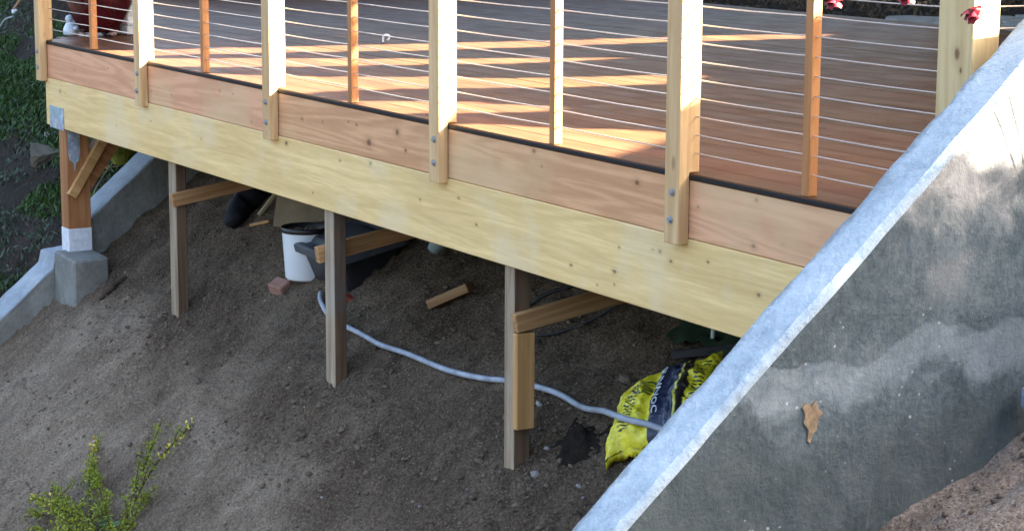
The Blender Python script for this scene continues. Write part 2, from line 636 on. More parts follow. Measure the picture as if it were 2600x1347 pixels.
def ground_n(x, y, e=.06):
    n = Vector((float(ground_base(x - e, y) - ground_base(x + e, y)), float(ground_base(x, y - e) - ground_base(x, y + e)), 2 * e))
    return n.normalized()


def grid_mesh(name, xs, ys, fn, smooth=True):
    X, Y = np.meshgrid(xs, ys)
    Z = fn(X, Y)
    V = np.stack([X.ravel(), Y.ravel(), Z.ravel()], 1)
    nx, ny = len(xs), len(ys)
    i = np.arange(nx * ny).reshape(ny, nx)
    F = np.stack([i[:-1, :-1].ravel(), i[:-1, 1:].ravel(), i[1:, 1:].ravel(), i[1:, :-1].ravel()], 1)
    return mesh_np(name, V, F, smooth)


xs = np.arange(.15, 8.83, .03)
ys = np.concatenate([np.arange(-7, -1.6, .2), np.arange(-1.6, 1.25, .022), np.arange(1.3, 6.5, .25)])
tag(obj('soil_slope', grid_mesh('soil_slope', xs, ys, ground), M['soil']), kind='structure',
    label='bare dirt slope under and below the deck')


def lefthill(x, y):
    z = -1.40 + .78 * y
    z = np.where(z > .2, .2 + .9 * np.tanh((z - .2) / .9), z)
    zc = np.minimum(z, -.24)
    w = sm(-5.4, -4.3, x)
    z = z * (1 - w) + zc * w
    return z + .14 * np.clip(1.6 - y, .15, 1) * fbm(x * .7, y * .8, 8, 4) + .05 * np.abs(fbm(x * 4, y * 4, 18, 3)) - .10 * sm(-.6, .1, x)


tag(obj('planted_slope', grid_mesh('planted_slope', np.concatenate([np.arange(-26, -7, .4), np.arange(-7, .12, .06)]),
    np.concatenate([np.arange(-7, -1, .25), np.arange(-1, 3.4, .06), np.arange(3.5, 16, .4)]), lefthill), M['soil3']), kind='structure',
    label='planted hillside left of the deck')


def righthill(x, y):
    b = -.53 + .42 * y
    z = b + .55 * np.clip(x - 9.15, 0, 1.6) + .16 * np.clip(x - 10.75, 0, 5)
    z = z - .02 * sm(9.1, 8.9, x) - .10 * np.exp(-((x - 9.42) / .16) ** 2) + .20 * np.exp(-((x - 9.82) / .16) ** 2) * sm(-2, -1.2, y) * sm(-.3, -.7, y)
    z = z + .06 * fbm(x * 2, y * 2, 61, 4) + .045 * np.abs(fbm(x * 9, y * 9, 66, 4, .6)) * sm(9.9, 8.95, x) + .012 * fbm(x * 22, y * 22, 71, 3)
    return np.where(y > 6, np.minimum(z, 2.2 + .1 * y), z)


tag(obj('soil_bank', grid_mesh('soil_bank', np.concatenate([np.arange(8.86, 10.6, .03), np.arange(10.7, 24, .3)]),
    np.concatenate([np.arange(-8, -1.8, .25), np.arange(-1.8, .5, .03), np.arange(.6, 13, .3)]), righthill), M['soil2']), kind='structure',
    label='soil bank at the foot of the wall')


def farland(x, y):
    z = np.where(y < -6, -7 + .55 * np.clip(y + 6, -60, 0) - 1, -8.0)
    z = np.where(y > 5, -1.5 + .12 * np.clip(y - 10, 0, 60), z)
    return z - .8


tag(obj('terrain', grid_mesh('terrain', np.linspace(-200, 220, 60), np.concatenate([np.linspace(-200, -10, 20), np.linspace(-8, 12, 20), np.linspace(20, 200, 16)]), farland), M['soil3']),
    kind='structure', label='hillside falling away below the garden')

# ================================================================== right retaining wall
XL, XR = 8.75, 8.892


def wall_top(y):
    base = .604 + .855 * y
    return np.where(base > .68, .68 + .02 * (base - .68), base)


def wall_sweep(name, ys, prof, mat, parent, seed, amp):
    """prof(y) -> list of (x,z)"""
    V = []; n = None
    for y in ys:
        p = prof(y)
        n = len(p)
        for x, z in p: V.append((x, y, z))
    V = np.array(V)
    V[:, 0] += amp * fbm(V[:, 1] * 7, V[:, 2] * 7 + V[:, 0] * 20, seed, 4)
    V[:, 2] += amp * .8 * fbm(V[:, 1] * 9 + 5, V[:, 0] * 25, seed + 9, 4)
    F = []
    m = len(ys)
    for i in range(m - 1):
        for k in range(n - 1):
            F.append([i * n + k, i * n + k + 1, (i + 1) * n + k + 1, (i + 1) * n + k])
    F.append([k for k in range(n)][::-1]); F.append([(m - 1) * n + k for k in range(n)])
    return obj(name, mesh_np(name, V, F, False), mat, parent)


rw = thing('retaining_wall', (8.82, 0, -.6), 'tall grey stained concrete wall with pale blue painted top, sloping up at right', 'wall')


def rbody(y):
    t = float(wall_top(y)) - .028
    g = -2.6 + .75 * y if y < 0 else -1.6
    pts = [(XL, min(g, t - .3)), (XL, t - .02), (XL, t)]
    pts += [(XL + (XR - XL) * f, t) for f in (.33, .66)]
    pts += [(XR, t)]
    zs = np.linspace(t - .03, -1.25 + .42 * min(y, 0) , 14)
    pts += [(XR + .004, z) for z in zs]
    return pts


wys = np.concatenate([np.arange(-3.2, -1.7, .1), np.arange(-1.7, .5, .02), np.arange(.5, 7.2, .3)])
wall_sweep('wall_body', wys, rbody, M['wallface'], rw, 5, .010)


def rcap(y):
    t = float(wall_top(y))
    n = float(vnoise(y * 13, 3.3, 4)) * .016 + float(vnoise(y * 41, 1.3, 14)) * .010
    n2 = float(vnoise(y * 9, 8.3, 24)) * .006
    return [(XL - .006 + n, t - .04), (XL - .011 + n, t - .012), (XL - .004 + n, t - .001), (XL + .03, t + .001), (XL + .06, t + .001), (XL + .10, t + .002),
            (XR - .006 + n2, t + .001), (XR + .007 + n2, t - .010), (XR + .010 + n2, t - .032), (XR - .01, t - .045)]


wall_sweep('wall_cap', wys, rcap, M['cap'], rw, 15, .004)
# rust-coloured patch on the face
def patch(name, outline, x, mat, parent):
    V = [(x + .001 * ((i * 7) % 3), y, z) for i, (y, z) in enumerate(outline)]
    n = len(V)
    V2 = V + [(x - .012, y, z) for y, z in outline]
    F = [list(range(n))] + [[i, n + i, n + (i + 1) % n, (i + 1) % n] for i in range(n)]
    return obj(name, mesh_np(name, V2, F), mat, parent)


M['rust'] = plain('rusty_render_scar', (.25, .18, .115), .9, .15, .55, 30, .5)
patch('rusty_scar', [(-.845, -.375), (-.83, -.362), (-.815, -.375), (-.80, -.36), (-.79, -.385), (-.775, -.395), (-.79, -.415), (-.795, -.44), (-.808, -.452), (-.815, -.478), (-.825, -.47), (-.823, -.44), (-.838, -.42), (-.835, -.395)],
      XR + .0085, M['rust'], rw)

# ================================================================== left retaining wall and pier
lw = thing('retaining_wall', (.155, 0, -1.6), 'low old concrete wall climbing the slope under the deck corner post', 'wall')


def lw_top(y):
    if y < -.06: return -1.384 + .836 * (y + .037)
    if y < .13: return -1.345 + .12 * (y + .06)
    return -1.152 + .84 * (y - .14)


LX0, LX1 = .02, .29
lys = np.concatenate([np.arange(-5, -.8, .2), np.arange(-.8, .9, .02), np.arange(.9, 1.6, .1)])


def lbody(y):
    t = lw_top(y) - .012
    pts = [(LX0, t - .5), (LX0, t), (LX1, t)]
    return pts + [(LX1 + .003, t - q) for q in (.05, .12, .2, .3, .5, .7)]


def lcap(y):
    t = lw_top(y)
    n = float(vnoise(y * 17, 5.3, 33)) * .012
    return [(LX0 - .006 + n, t - .03), (LX0 - .004 + n, t - .006), (LX0 + .03, t), (LX0 + .14, t + .004), (LX1 - .02, t), (LX1 + .005 + n * .5, t - .008), (LX1 + .006, t - .022)]


wall_sweep('wall_body', lys, lbody, M['conc'], lw, 25, .012)
wall_sweep('wall_top', lys, lcap, M['conc_top'], lw, 35, .010)
V, F = cbox(.36, .23, .50, .012)
V = np.array(V); V[:, 2] += .02 * vnoise(V[:, 0] * 9, V[:, 1] * 9, 3)
obj('pier', mesh_np('pier', V, F), M['conc'], lw, (.478, .045, -1.565), (0, .04, .02))

# ================================================================== deck
DZ = -.027
deck = thing('deck', (4.3, 0, -.54), 'raised timber deck with pale glulam edge beam on posts over the dirt slope', 'deck')
# boards
bw, gap = .142, .0022
nb = int(6.27 / (bw + gap))
for i in range(nb):
    y0 = i * (bw + gap)
    xl = float(np.interp(y0, [0, .6, 2.1, 6.3], [-.02, -.63, -4.0, -5.2]))
    xr = 8.665
    joints = [xl, xr]
    if i > 0:
        j = 1.2 + 5.4 * ((i * .618) % 1)
        joints = [xl, j, xr]
    for a, b in zip(joints[:-1], joints[1:]):
        dz = random.uniform(-.0012, .0012)
        box_obj('deck_board', (a + .0015, y0, DZ + dz), (b - .0015, y0 + bw, dz), M['deck'], deck, .002)
# black drip flashing along the front
box_obj('flashing', (-.01, -.006, -.0205), (8.64, -.0005, -.005), M['black'], deck, .002)
FK = [(4.62, -.164, .025), (4.9, -.087, .018), (4.98, -.16, .012), (3.9, -.126, .01), (4.13, -.115, .007), (4.41, -.089, .007),
      (6.08, -.04, .014), (6.14, -.095, .008), (6.82, -.075, .016), (7.54, -.205, .013), (7.55, -.045, .012), (7.21, -.115, .007), (3.29, -.2, .008), (2.88, -.079, .008),
      (1.2, -.09, .006), (.6, -.15, .006), (2.2, -.16, .007)]
BK = [(4.62, -.256, .013), (3.7, -.262, .016), (6.66, -.43, .013), (6.66, -.48, .006), (6.35, -.454, .009), (6.54, -.501, .006),
      (6.96, -.308, .012), (7.03, -.333, .01), (7.26, -.3, .008), (7.56, -.368, .011), (6.69, -.333, .007), (5.6, -.40, .008), (5.1, -.36, .007), (2.6, -.36, .007), (1.3, -.42, .007), (4.0, -.47, .007), (.30, -.30, .016)]
for a, b, cl in ((.012, 3.584, 0), (3.588, 7.113, 1), (7.117, 8.66, 2)):
    cx = (a + b) / 2; cz = -.12775
    kn = [(x - cx, -.018, z - cz, r) for x, z, r in FK if a < x < b]
    light, dark = (((.73, .385, .225), (.55, .26, .14)), ((.68, .375, .20), (.48, .24, .115)), ((.74, .39, .23), (.55, .265, .145)))[cl]
    mt = wood('fascia_fir_%d' % cl, light, dark, 0, .65, kn, .02, knotty=.75, stain=((.62, .45, .25), 1.1, .6))
    box_obj('fascia_board', (a, 0, -.2345), (b, .038, -.021), mt, deck)
mt = wood('glulam_beam_wood', (.86, .625, .295), (.62, .42, .17), 0, .6, [(x - 4.33, -.065, z + .386, r) for x, z, r in BK], .02, knotty=.8, grain=.55, stain=((.74, .60, .40), 2.2, .5))
box_obj('edge_beam', (.045, -.004, -.5365), (8.66, .126, -.2365), mt, deck, .004)
box_obj('rim_board', (8.625, .04, -.235), (8.663, 6.2, -.03), M['joist'], deck)
for i in range(22):
    x = .45 + i * .40
    if x > 8.6: break
    box_obj('joist', (x - .019, .128, -.275), (x + .019, 6.2, -.030), M['joist'], deck)

# support posts: (x0, x1, y0, y1, zfoot)
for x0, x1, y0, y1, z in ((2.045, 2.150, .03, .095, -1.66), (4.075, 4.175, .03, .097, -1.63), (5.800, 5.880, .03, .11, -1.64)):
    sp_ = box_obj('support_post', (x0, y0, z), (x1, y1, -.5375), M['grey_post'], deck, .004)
    sp_.data.materials.append(M['shaded_side'])
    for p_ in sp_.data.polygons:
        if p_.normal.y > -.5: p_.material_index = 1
pk = box_obj('support_post', (.262, .0, -1.325), (.395, .150, -.5375), M['brown_post'], deck, .004)
pk['label'] = 'brown corner post with white painted foot'
tag(box_obj('painted_foot', (.2595, -.0025, -1.328), (.3975, .1525, -1.165), M['white_paint'], pk, .004))
# beam hanger at the corner
box_obj('hanger_plate', (.120, -.009, -.545), (.385, -.0045, -.405), M['galv'], deck, .001)
patchv = [(.012, -.5385), (.088, -.5385), (.088, -.70), (.078, -.735), (.060, -.752), (.050, -.80), (.044, -.752), (.020, -.73), (.012, -.69)]
Vp = [(.3985, y, z) for y, z in patchv] + [(.394, y, z) for y, z in patchv]
npv = len(patchv)
obj('hanger_strap', mesh_np('hanger_strap', Vp, [list(range(npv))] + [[i, npv + i, npv + (i + 1) % npv, (i + 1) % npv] for i in range(npv)]), M['galv'], deck)
# braces
beam_obj('brace', (.345, .09, -.90), (.345, .44, -.42), .07, .15, M['brown_post'], deck)
beam_obj('brace', (.405, .020, -.955), (.405, .33, -.47), .05, .060, M['tan_post'], deck)
beam_obj('brace', (2.165, -.0, -.752), (2.165, 1.0, -.60), .038, .075, M['brace'], deck)
beam_obj('brace', (4.050, .0, -.772), (4.050, 1.0, -.61), .038, .080, M['brace'], deck)
beam_obj('brace', (5.900, .020, -.775), (5.900, 1.0, -.63), .038, .080, M['brace'], deck)
box_obj('scab_board', (5.883, .022, -1.225), (5.921, .108, -.818), M['tan_post'], deck)

# ================================================================== railing
rail = thing('cable_railing', (4.3, 0, 0), 'deck railing of timber posts, slim pickets and thin steel cables', 'railing')
ZT = .93


def notched_post(x, w, d, zb):
    prof = [(-.05, zb), (-.003, zb), (-.003, .0015), (d - .05, .0015), (d - .05, ZT), (-.05, ZT)]
    V = [(-w / 2, y, z) for y, z in prof] + [(w / 2, y, z) for y, z in prof]
    n = len(prof)
    F = [list(range(n))[::-1], [n + i for i in range(n)]] + [[i, (i + 1) % n, n + (i + 1) % n, n + i] for i in range(n)]
    me = mesh_np('rail_post', V, F)
    import bmesh
    bm = bmesh.new(); bm.from_mesh(me)
    bmesh.ops.recalc_face_normals(bm, faces=bm.faces)
    bmesh.ops.bevel(bm, geom=list(bm.edges), offset=.003, segments=1, affect='EDGES')
    bm.to_mesh(me); bm.free()
    return me


M['post5'] = wood('end_post_fir', (.60, .46, .25), (.47, .32, .15), 2, .6, [(.012, -.05, .526, .020), (.03, -.05, .478, .008)], .02, knotty=.2)
PX = [0, 1.76, 3.54, 5.287, 7.07, 8.485]
boltme = None
for i, x in enumerate(PX):
    w, d = (.089, .089) if i < 5 else (.150, .105)
    zb = -.256 if i < 5 else -.25
    po = obj('rail_post', notched_post(x, w, d, zb), M['post'] if i < 5 else M['post5'], rail, (x + w / 2, 0, 0))
    if i < 5:
        for z in (-.070, -.170):
            me = boltme
            if me is None:
                V = []; F = []
                for (r, y, n) in ((.015, 0, 12), (.015, -.003, 12)):
                    pass
                ring = lambda r, y, n: [(r * math.cos(2 * math.pi * k / n), y, r * math.sin(2 * math.pi * k / n)) for k in range(n)]
                V = ring(.015, 0, 12) + ring(.015, -.003, 12) + ring(.0095, -.003, 12) + ring(.0090, -.010, 12)
                F = [[a * 12 + k, a * 12 + (k + 1) % 12, (a + 1) * 12 + (k + 1) % 12, (a + 1) * 12 + k] for a in range(3) for k in range(12)]
                F.append([36 + k for k in range(12)])
                boltme = me = mesh_np('bolt', V, F)
            obj('bolt', me, M['zinc'], po, (x + w / 2 + random.uniform(-.008, .008), -.0505, z))
KX = [.88, 2.621, 4.399, 6.191, 7.788]
for x in KX:
    box_obj('picket', (x, .002, .0015), (x + .038, .040, ZT), M['picket'], rail, .002)
box_obj('top_rail', (-.04, -.065, ZT + .001), (8.68, .075, ZT + .039), M['picket'], rail, .004)
for k in range(14):
    z = .072 + .0648 * k
    pts = []
    stops = sorted([p + .045 for p in PX[:5]] + [q + .019 for q in KX] + [8.56])
    for a, b in zip(stops[:-1], stops[1:]):
        for t in (0, .25, .5, .75):
            pts.append((a + (b - a) * t, .020, z - .003 * math.sin(math.pi * t)))
    pts.append((8.56, .02, z))
    obj('cable', tube(np.array(pts) - np.array([4.3, .02, z]), .0025, 6, name='cable'), M['cable'], rail, (4.3, .02, z))
    obj('cable', tube([(0, -.9, 0), (0, 0, -.003), (0, .9, 0)], .0025, 6, name='cable'), M['cable'], rail, (8.575, .95, z + .005))
box_obj('rail_post', (8.53, 1.82, .0015), (8.619, 1.909, ZT), M['post'], rail)


# ================================================================== loose things on the slope
def on(x, y, dz=0): return (x, y, float(ground(x, y)) + dz)


# ---- white bucket with black rim, filled with soil
M['bucket'] = plain('white_plastic', (.70, .76, .82), .4, .5, .05, 5)
M['blackpl'] = plain('black_plastic', (.014, .015, .019), .42, .5, .35, 9, .15)
M['lidgrey'] = plain('dusty_lid', (.055, .062, .075), .6, .4, .4, 8, .3)
bk = thing('bucket', (2.87, .49, -1.122), 'white plastic bucket with black rim filled with dirt, beside the black tub', 'bucket')
bme = lathe([(.0, .0), (.104, .0), (.112, .012), (.128, .262)], 32, 'bucket_wall')
obj('bucket_wall', bme, M['bucket'], bk, (2.87, .49, -1.122))
obj('bucket_rim', lathe([(.1285, .258), (.135, .260), (.136, .286), (.130, .289), (.125, .286), (.121, .22)], 32, 'bucket_rim'), M['blackpl'], bk, (2.87, .49, -1.122))
V = [(0, 0, .262)]; F = []
for a in range(5):
    for k in range(20):
        r = .123 * (a + 1) / 5; t = 2 * math.pi * k / 20
        V.append((r * math.cos(t), r * math.sin(t), .258 + (0 if a == 4 else random.uniform(-.012, .022))))
for k in range(20): F.append([0, 1 + k, 1 + (k + 1) % 20])
for a in range(4):
    for k in range(20): F.append([1 + a * 20 + k, 1 + (a + 1) * 20 + k, 1 + (a + 1) * 20 + (k + 1) % 20, 1 + a * 20 + (k + 1) % 20])
obj('bucket_fill', mesh_np('bucket_fill', V, F), M['clod'], bk, (2.87, .49, -1.122))

# ---- black tub with a dusty lid
tb = thing('storage_tub', (3.30, .72, -1.1), 'black plastic tub with a dusty grey lid, half hidden behind the second post', 'tub')
ta = math.radians(13)
TL = Vector((1, -.05, 0)).normalized(); TN = Vector((0, -math.sin(ta), math.cos(ta))); TS = TN.cross(TL).normalized(); TN = TL.cross(TS)
A0 = Vector((2.855, .395, -.905))


def tub_ring(z, inset, rc=.05):
    L, S = .64, .44
    pts = []
    for (cl, cs, a0) in ((L - inset - rc, S - inset - rc, 0), (inset + rc, S - inset - rc, 90), (inset + rc, inset + rc, 180), (L - inset - rc, inset + rc, 270)):
        for q in (0, 30, 60, 90):
            t = math.radians(a0 + q)
            p = A0 + TL * (cl + rc * math.cos(t)) + TS * (cs + rc * math.sin(t)) + TN * z
            pts.append(tuple(p))
    return pts


def loft(rings, cap0=True, cap1=True):
    V = [p for r in rings for p in r]; n = len(rings[0]); F = []
    for i in range(len(rings) - 1):
        for k in range(n):
            k2 = (k + 1) % n
            F.append([i * n + k, i * n + k2, (i + 1) * n + k2, (i + 1) * n + k])
    if cap0: F.append(list(range(n))[::-1])
    if cap1: F.append([(len(rings) - 1) * n + k for k in range(n)])
    return V, F


zr = 0.0
V, F = loft([tub_ring(zr - .36, .085), tub_ring(zr - .06, .03), tub_ring(zr - .055, .02)])
obj('tub_wall', mesh_np('tub_wall', V, F), M['blackpl'], tb)
V, F = loft([tub_ring(zr - .055, .004), tub_ring(zr - .048, -.008), tub_ring(zr - .012, -.008), tub_ring(zr - .002, .004), tub_ring(zr - .002, .03), tub_ring(zr - .012, .05), tub_ring(zr - .012, .075), tub_ring(zr + .012, .10)], False, True)
obj('tub_lid', mesh_np('tub_lid', V, F), M['lidgrey'], tb)

# ---- cardboard box behind the bucket
M['card'] = plain('damp_cardboard', (.24, .19, .125), .85, .15, .25, 7, .2)
cb = thing('cardboard_box', (2.35, .86, -.88), 'damp open cardboard box lying behind the white bucket', 'box')
R = Matrix.Rotation(.75, 3, 'Z') @ Matrix.Rotation(-.35, 3, 'X')
for nm, lo, hi in (('box_panel', (-.21, -.15, -.13), (.21, -.146, .13)), ('box_panel', (-.21, .146, -.13), (.21, .15, .13)), ('box_panel', (-.21, -.146, -.13), (-.206, .146, .13)),
                   ('box_panel', (.206, -.146, -.13), (.21, .146, .13)), ('box_bottom', (-.206, -.146, -.13), (.206, .146, -.126)), ('box_flap', (-.21, -.30, .128), (.21, -.152, .132))):
    lo = Vector(lo); hi = Vector(hi); c = (lo + hi) / 2
    Vb, Fb = cbox(*(hi - lo), .001)
    obj(nm, mesh_np(nm, Vb, Fb), M['card'], cb, Vector((2.33, .83, -.85)) + R @ c, R)

# ---- dark plastic sheet rolled on the dirt
M['sheet'] = plain('dark_plastic_sheet', (.009, .010, .016), .75, .25, .4, 12, .6)


def crumple_tube(path, r, seed, n=14):
    me = tube(path, r, n)
    co = np.empty(len(me.vertices) * 3); me.vertices.foreach_get('co', co); co = co.reshape(-1, 3)
    d = fbm(co[:, 0] * 16 + co[:, 2] * 9, co[:, 1] * 16 + co[:, 2] * 13, seed, 3)
    co += d[:, None] * .035
    me.vertices.foreach_set('co', co.ravel()); me.update()
    return me


pth = spline([on(1.70, .545, .045), on(1.62, .66, .07), on(1.60, .80, .085), on(1.64, .98, .08)], 6)
rs = np.interp(np.linspace(0, 1, len(pth)), [0, .12, .5, 1], [.028, .060, .085, .10])
tag(obj('plastic_sheet', crumple_tube(pth, rs, 5), M['sheet']), 'black bundle of rolled plastic sheet on the dirt under the first brace', 'plastic sheet')
M['bluegrey'] = plain('bluegrey_rag', (.10, .14, .16), .8, .2, .4, 20, .4)
pth = spline([on(1.50, .66, .02), on(1.45, .74, .05), on(1.45, .86, .03)], 6)
tag(obj('rag', crumple_tube(pth, np.interp(np.linspace(0, 1, len(pth)), [0, .4, 1], [.02, .05, .03]), 9), M['bluegrey']), 'blue grey rag beside the black plastic bundle', 'rag')
M['paleoff'] = wood('pale_offcut', (.42, .36, .2), (.28, .25, .17), 0, .7)
t_ = beam_obj('wood_offcut', on(1.86, .66, .02), on(1.90, .82, .085), .035, .02, M['paleoff'], None)
tag(t_, 'thin pale offcut leaning on the dirt between black bundle and cardboard box', 'offcut')
t_ = beam_obj('wood_offcut', on(1.88, .60, .012), on(2.02, .66, .015), .03, .018, M['brace'], None)
tag(t_, 'short flat brown offcut lying in front of the cardboard box', 'offcut')

# ---- short block, brick bits, stick
M['block'] = wood('block_wood', (.34, .21, .105), (.22, .12, .055), 0, .8, knotty=.2)
t_ = beam_obj('wood_block', on(4.275, .505, .025), on(4.46, .625, .03), .085, .045, M['block'], None)
tag(t_, 'short brown wood block lying alone on the dirt in mid slope', 'wood block')
M['brick'] = plain('broken_brick', (.30, .17, .135), .9, .15, .3, 14, .4)
M['brick_dk'] = plain('red_brick', (.20, .045, .03), .85, .2, .3, 14, .3)
Vb, Fb = cbox(.105, .085, .065, .007)
b_ = obj('brick', mesh_np('brick', Vb, Fb), M['brick'], None, on(2.815, .36, .025), (.45, .12, .35))
tag(b_, 'broken pinkish brick half at the foot of the white bucket', 'brick')
Vb, Fb = cbox(.10, .06, .05, .006)
b_ = obj('brick', mesh_np('brick', Vb, Fb), M['brick_dk'], None, on(3.47, .44, .02), (.1, .35, .9))
tag(b_, 'dark red brick piece on the dirt by the black tub', 'brick')
M['bark'] = plain('dark_bark', (.055, .04, .03), .9, .15, .4, 25, .6)
pth = spline([on(.905, .02, .012), on(.93, .05, .022), on(.945, .10, .022), on(.94, .155, .012)], 5)
tag(obj('stick', crumple_tube(pth, np.interp(np.linspace(0, 1, len(pth)), [0, .5, 1], [.014, .02, .010]), 7, 8), M['bark']), 'dark curved piece of bark on the dirt below the concrete pier', 'bark')

# ---- small blue-grey pot tipped over
M['potb'] = plain('bluegrey_pot', (.24, .33, .37), .55, .4, .2, 16)
cp = thing('plant_pot', on(3.88, .76, .03), 'small pale blue grey plant pot tipped over on the slope under the beam', 'plant pot')
Rp = Matrix.Rotation(.6, 3, 'Z') @ Matrix.Rotation(math.radians(38), 3, 'Y')
obj('pot_wall', lathe([(0, -.05), (.032, -.05), (.055, .05), (.060, .05), (.060, .066), (.050, .066), (.046, .04), (.028, -.04), (0, -.04)], 20, 'pot_wall'), M['potb'], cp, Vector(cp.location) + Vector((0, 0, .035)), Rp)
obj('crumpled_liner', rock_mesh(.035, .03, .025, 17, 'crumpled_liner'), M['white_paint'], cp, Vector(cp.location) + Vector((.035, .045, .115)))

# ---- grey hose lying down the slope
M['hose'] = plain('pale_grey_hose', (.31, .345, .41), .55, .35, .38, 14, .3)
HP = [(3.20, .42), (3.27, .385), (3.45, .33), (3.62, .30), (3.78, .29), (4.01, .27), (4.21, .255), (4.42, .28), (4.58, .285), (4.78, .28), (4.97, .28), (5.17, .30), (5.32, .325), (5.52, .35), (5.71, .36), (5.91, .350)]
hp3 = [on(x, y, .026) for x, y in HP] + [(6.10, .315, -1.135), (6.20, .275, -1.112), (6.30, .245, -1.098), (6.40, .255, -1.100), (6.50, .295, -1.105), (6.62, .34, -1.12), (6.85, .40, -1.12)]
hz_ = [q[2] for q in hp3]
hp3 = [hp3[0]] + [(hp3[i][0], hp3[i][1], max(.25 * hz_[i - 1] + .5 * hz_[i] + .25 * hz_[i + 1] + .004, float(ground(hp3[i][0], hp3[i][1])) + .010) if i < 15 else hz_[i]) for i in range(1, len(hp3) - 1)] + [hp3[-1]]
hs = thing('hose', hp3[8], 'pale grey hose winding across the dirt past two posts to the yellow bag', 'hose')
obj('hose_pipe', tube(spline(hp3, 6), .0135, 10, name='hose_pipe'), M['hose'], hs)

# ---- black irrigation lines
M['blackline'] = plain('black_poly_pipe', (.010, .011, .014), .5, .4, .2, 20)
pth = spline([on(5.21, .545, .012), on(5.30, .60, .02), on(5.42, .70, .03), on(5.52, .79, .03), on(5.62, .95, .03)], 6)
tag(obj('irrigation_pipe', tube(pth, .006, 8), M['blackline']), 'thin black poly pipe on the dirt below the brace at the third post', 'pipe')
pth = spline([on(4.93, .64, .015), on(5.0, .72, .02), on(5.09, .81, .02), on(5.2, .95, .02)], 6)
tag(obj('irrigation_pipe', tube(pth, .0075, 8), M['blackline']), 'thin black poly pipe running up behind the brace of the third post', 'pipe')

# ---- dark green tarp, board and pale stick by the wall
M['tarp'] = plain('dark_green_tarp', (.018, .035, .018), .55, .4, .5, 9, .4)
X_, Y_ = np.meshgrid(np.linspace(6.02, 6.75, 30), np.linspace(.69, 1.1, 20))
Zt = ground(X_, Y_) + .03 + .05 * (fbm(X_ * 9, Y_ * 9, 91, 4) + .3) * np.clip(1 - ((X_ - 6.4) / .4) ** 2, 0, 1) + .02
Vt = np.stack([X_.ravel(), Y_.ravel(), Zt.ravel()], 1)
ii = np.arange(600).reshape(20, 30)
Ft = np.stack([ii[:-1, :-1].ravel(), ii[:-1, 1:].ravel(), ii[1:, 1:].ravel(), ii[1:, :-1].ravel()], 1)
tag(obj('tarp', mesh_np('tarp', Vt, Ft), M['tarp']), 'dark green crumpled tarp on the slope at the beam end', 'tarp')
M['dkboard'] = wood('dark_wet_board', (.035, .034, .036), (.018, .017, .018), 0, .8)
t_ = beam_obj('plank', on(6.14, .655, .015), on(6.62, .83, .02), .05, .035, M['dkboard'], None)
tag(t_, 'dark weathered plank between the green tarp and the yellow bag', 'plank')
M['mint'] = plain('pale_green_plastic', (.50, .62, .56), .5, .4, .05, 9)
t_ = obj('plastic_stake', tube([(6.225, .80, -.765), (6.262, .765, -.80), (6.30, .735, -.835)], .009, 8), M['mint'])
tag(t_, 'pale green plastic stake lying on the dark tarp', 'stake')


# ---- yellow soil bag
def bag_mat():
    m = MT('printed_yellow_bag', .38, .5)
    uv = m.n('ShaderNodeUVMap'); s = m.n('ShaderNodeSeparateXYZ'); m.l(uv.outputs[0], s.inputs[0])
    u, v = s.outputs[0], s.outputs[1]
    o = m.tc.outputs['Object']
    n = m.noise(o, 22, 4, .6)
    col = m.ramp(n, (.3, (.50, .44, .02)), (.55, (.70, .63, .03)), (.75, (.80, .76, .16)))
    wob = m.math('MULTIPLY_ADD', n, .03, -.015)
    # zebra strokes
    str_ = m.math('SINE', m.math('MULTIPLY_ADD', m.math('ADD', v, m.math('MULTIPLY', u, .35)), 150.0, m.math('MULTIPLY', n, 2.0)))
    st = m.rng(str_, .1, .5)
    z1 = m.math('MULTIPLY', m.rng(u, .83, .84), m.rng(u, .945, .935))
    z2 = m.math('MULTIPLY', m.rng(u, .14, .17), m.rng(u, .30, .27))
    zz = m.math('MULTIPLY', m.math('MAXIMUM', z1, z2), m.math('MULTIPLY', m.rng(v, .1, .14), m.rng(v, .9, .86)))
    col = m.mix(m.math('MULTIPLY', zz, st), col, (.02, .03, .02))
    # medallion
    d = m.vmath('DISTANCE', m.scale(uv.outputs[0], (1.35, 1, 0)), (.50, .70, 0))
    ringm = m.math('MULTIPLY', m.rng(d, .10, .11), m.rng(d, .135, .125))
    col = m.mix(ringm, col, (.06, .09, .03))
    inner = m.math('MULTIPLY', m.rng(d, .09, .08), m.rng(m.math('SINE', m.math('MULTIPLY', v, 160)), -.1, .3))
    col = m.mix(inner, col, (.05, .08, .03))
    # navy label
    nav = m.math('MULTIPLY', m.rng(m.math('ADD', u, wob), .455, .465), m.rng(m.math('ADD', u, wob), .70, .69))
    col = m.mix(nav, col, (.016, .022, .055))
    lines = m.math('MULTIPLY', nav, m.math('MULTIPLY', m.rng(u, .60, .61), m.rng(m.noise(m.scale(uv.outputs[0], (60, 5, 1)), 1, 4, .7), .5, .6, 0, .7)))
    col = m.mix(lines, col, (.16, .20, .26))
    ln = m.math('MULTIPLY', m.rng(u, .700, .704), m.rng(u, .716, .712))
    col = m.mix(ln, col, (.55, .6, .2))
    torn = m.math('MULTIPLY', m.rng(m.math('ADD', u, m.math('MULTIPLY_ADD', n, .10, -.05)), .715, .725), m.rng(m.math('ADD', u, m.math('MULTIPLY_ADD', n, .16, -.08)), .80, .79))
    col = m.mix(torn, col, (.020, .017, .014))
    dirt = m.rng(m.noise(o, 11, 5, .7), .58, .68, 0, .7)
    col = m.mix(dirt, col, (.10, .075, .045))
    m.col(col)
    m.bump(m.noise(o, 30, 4, .6), .5, .012)
    return m.m


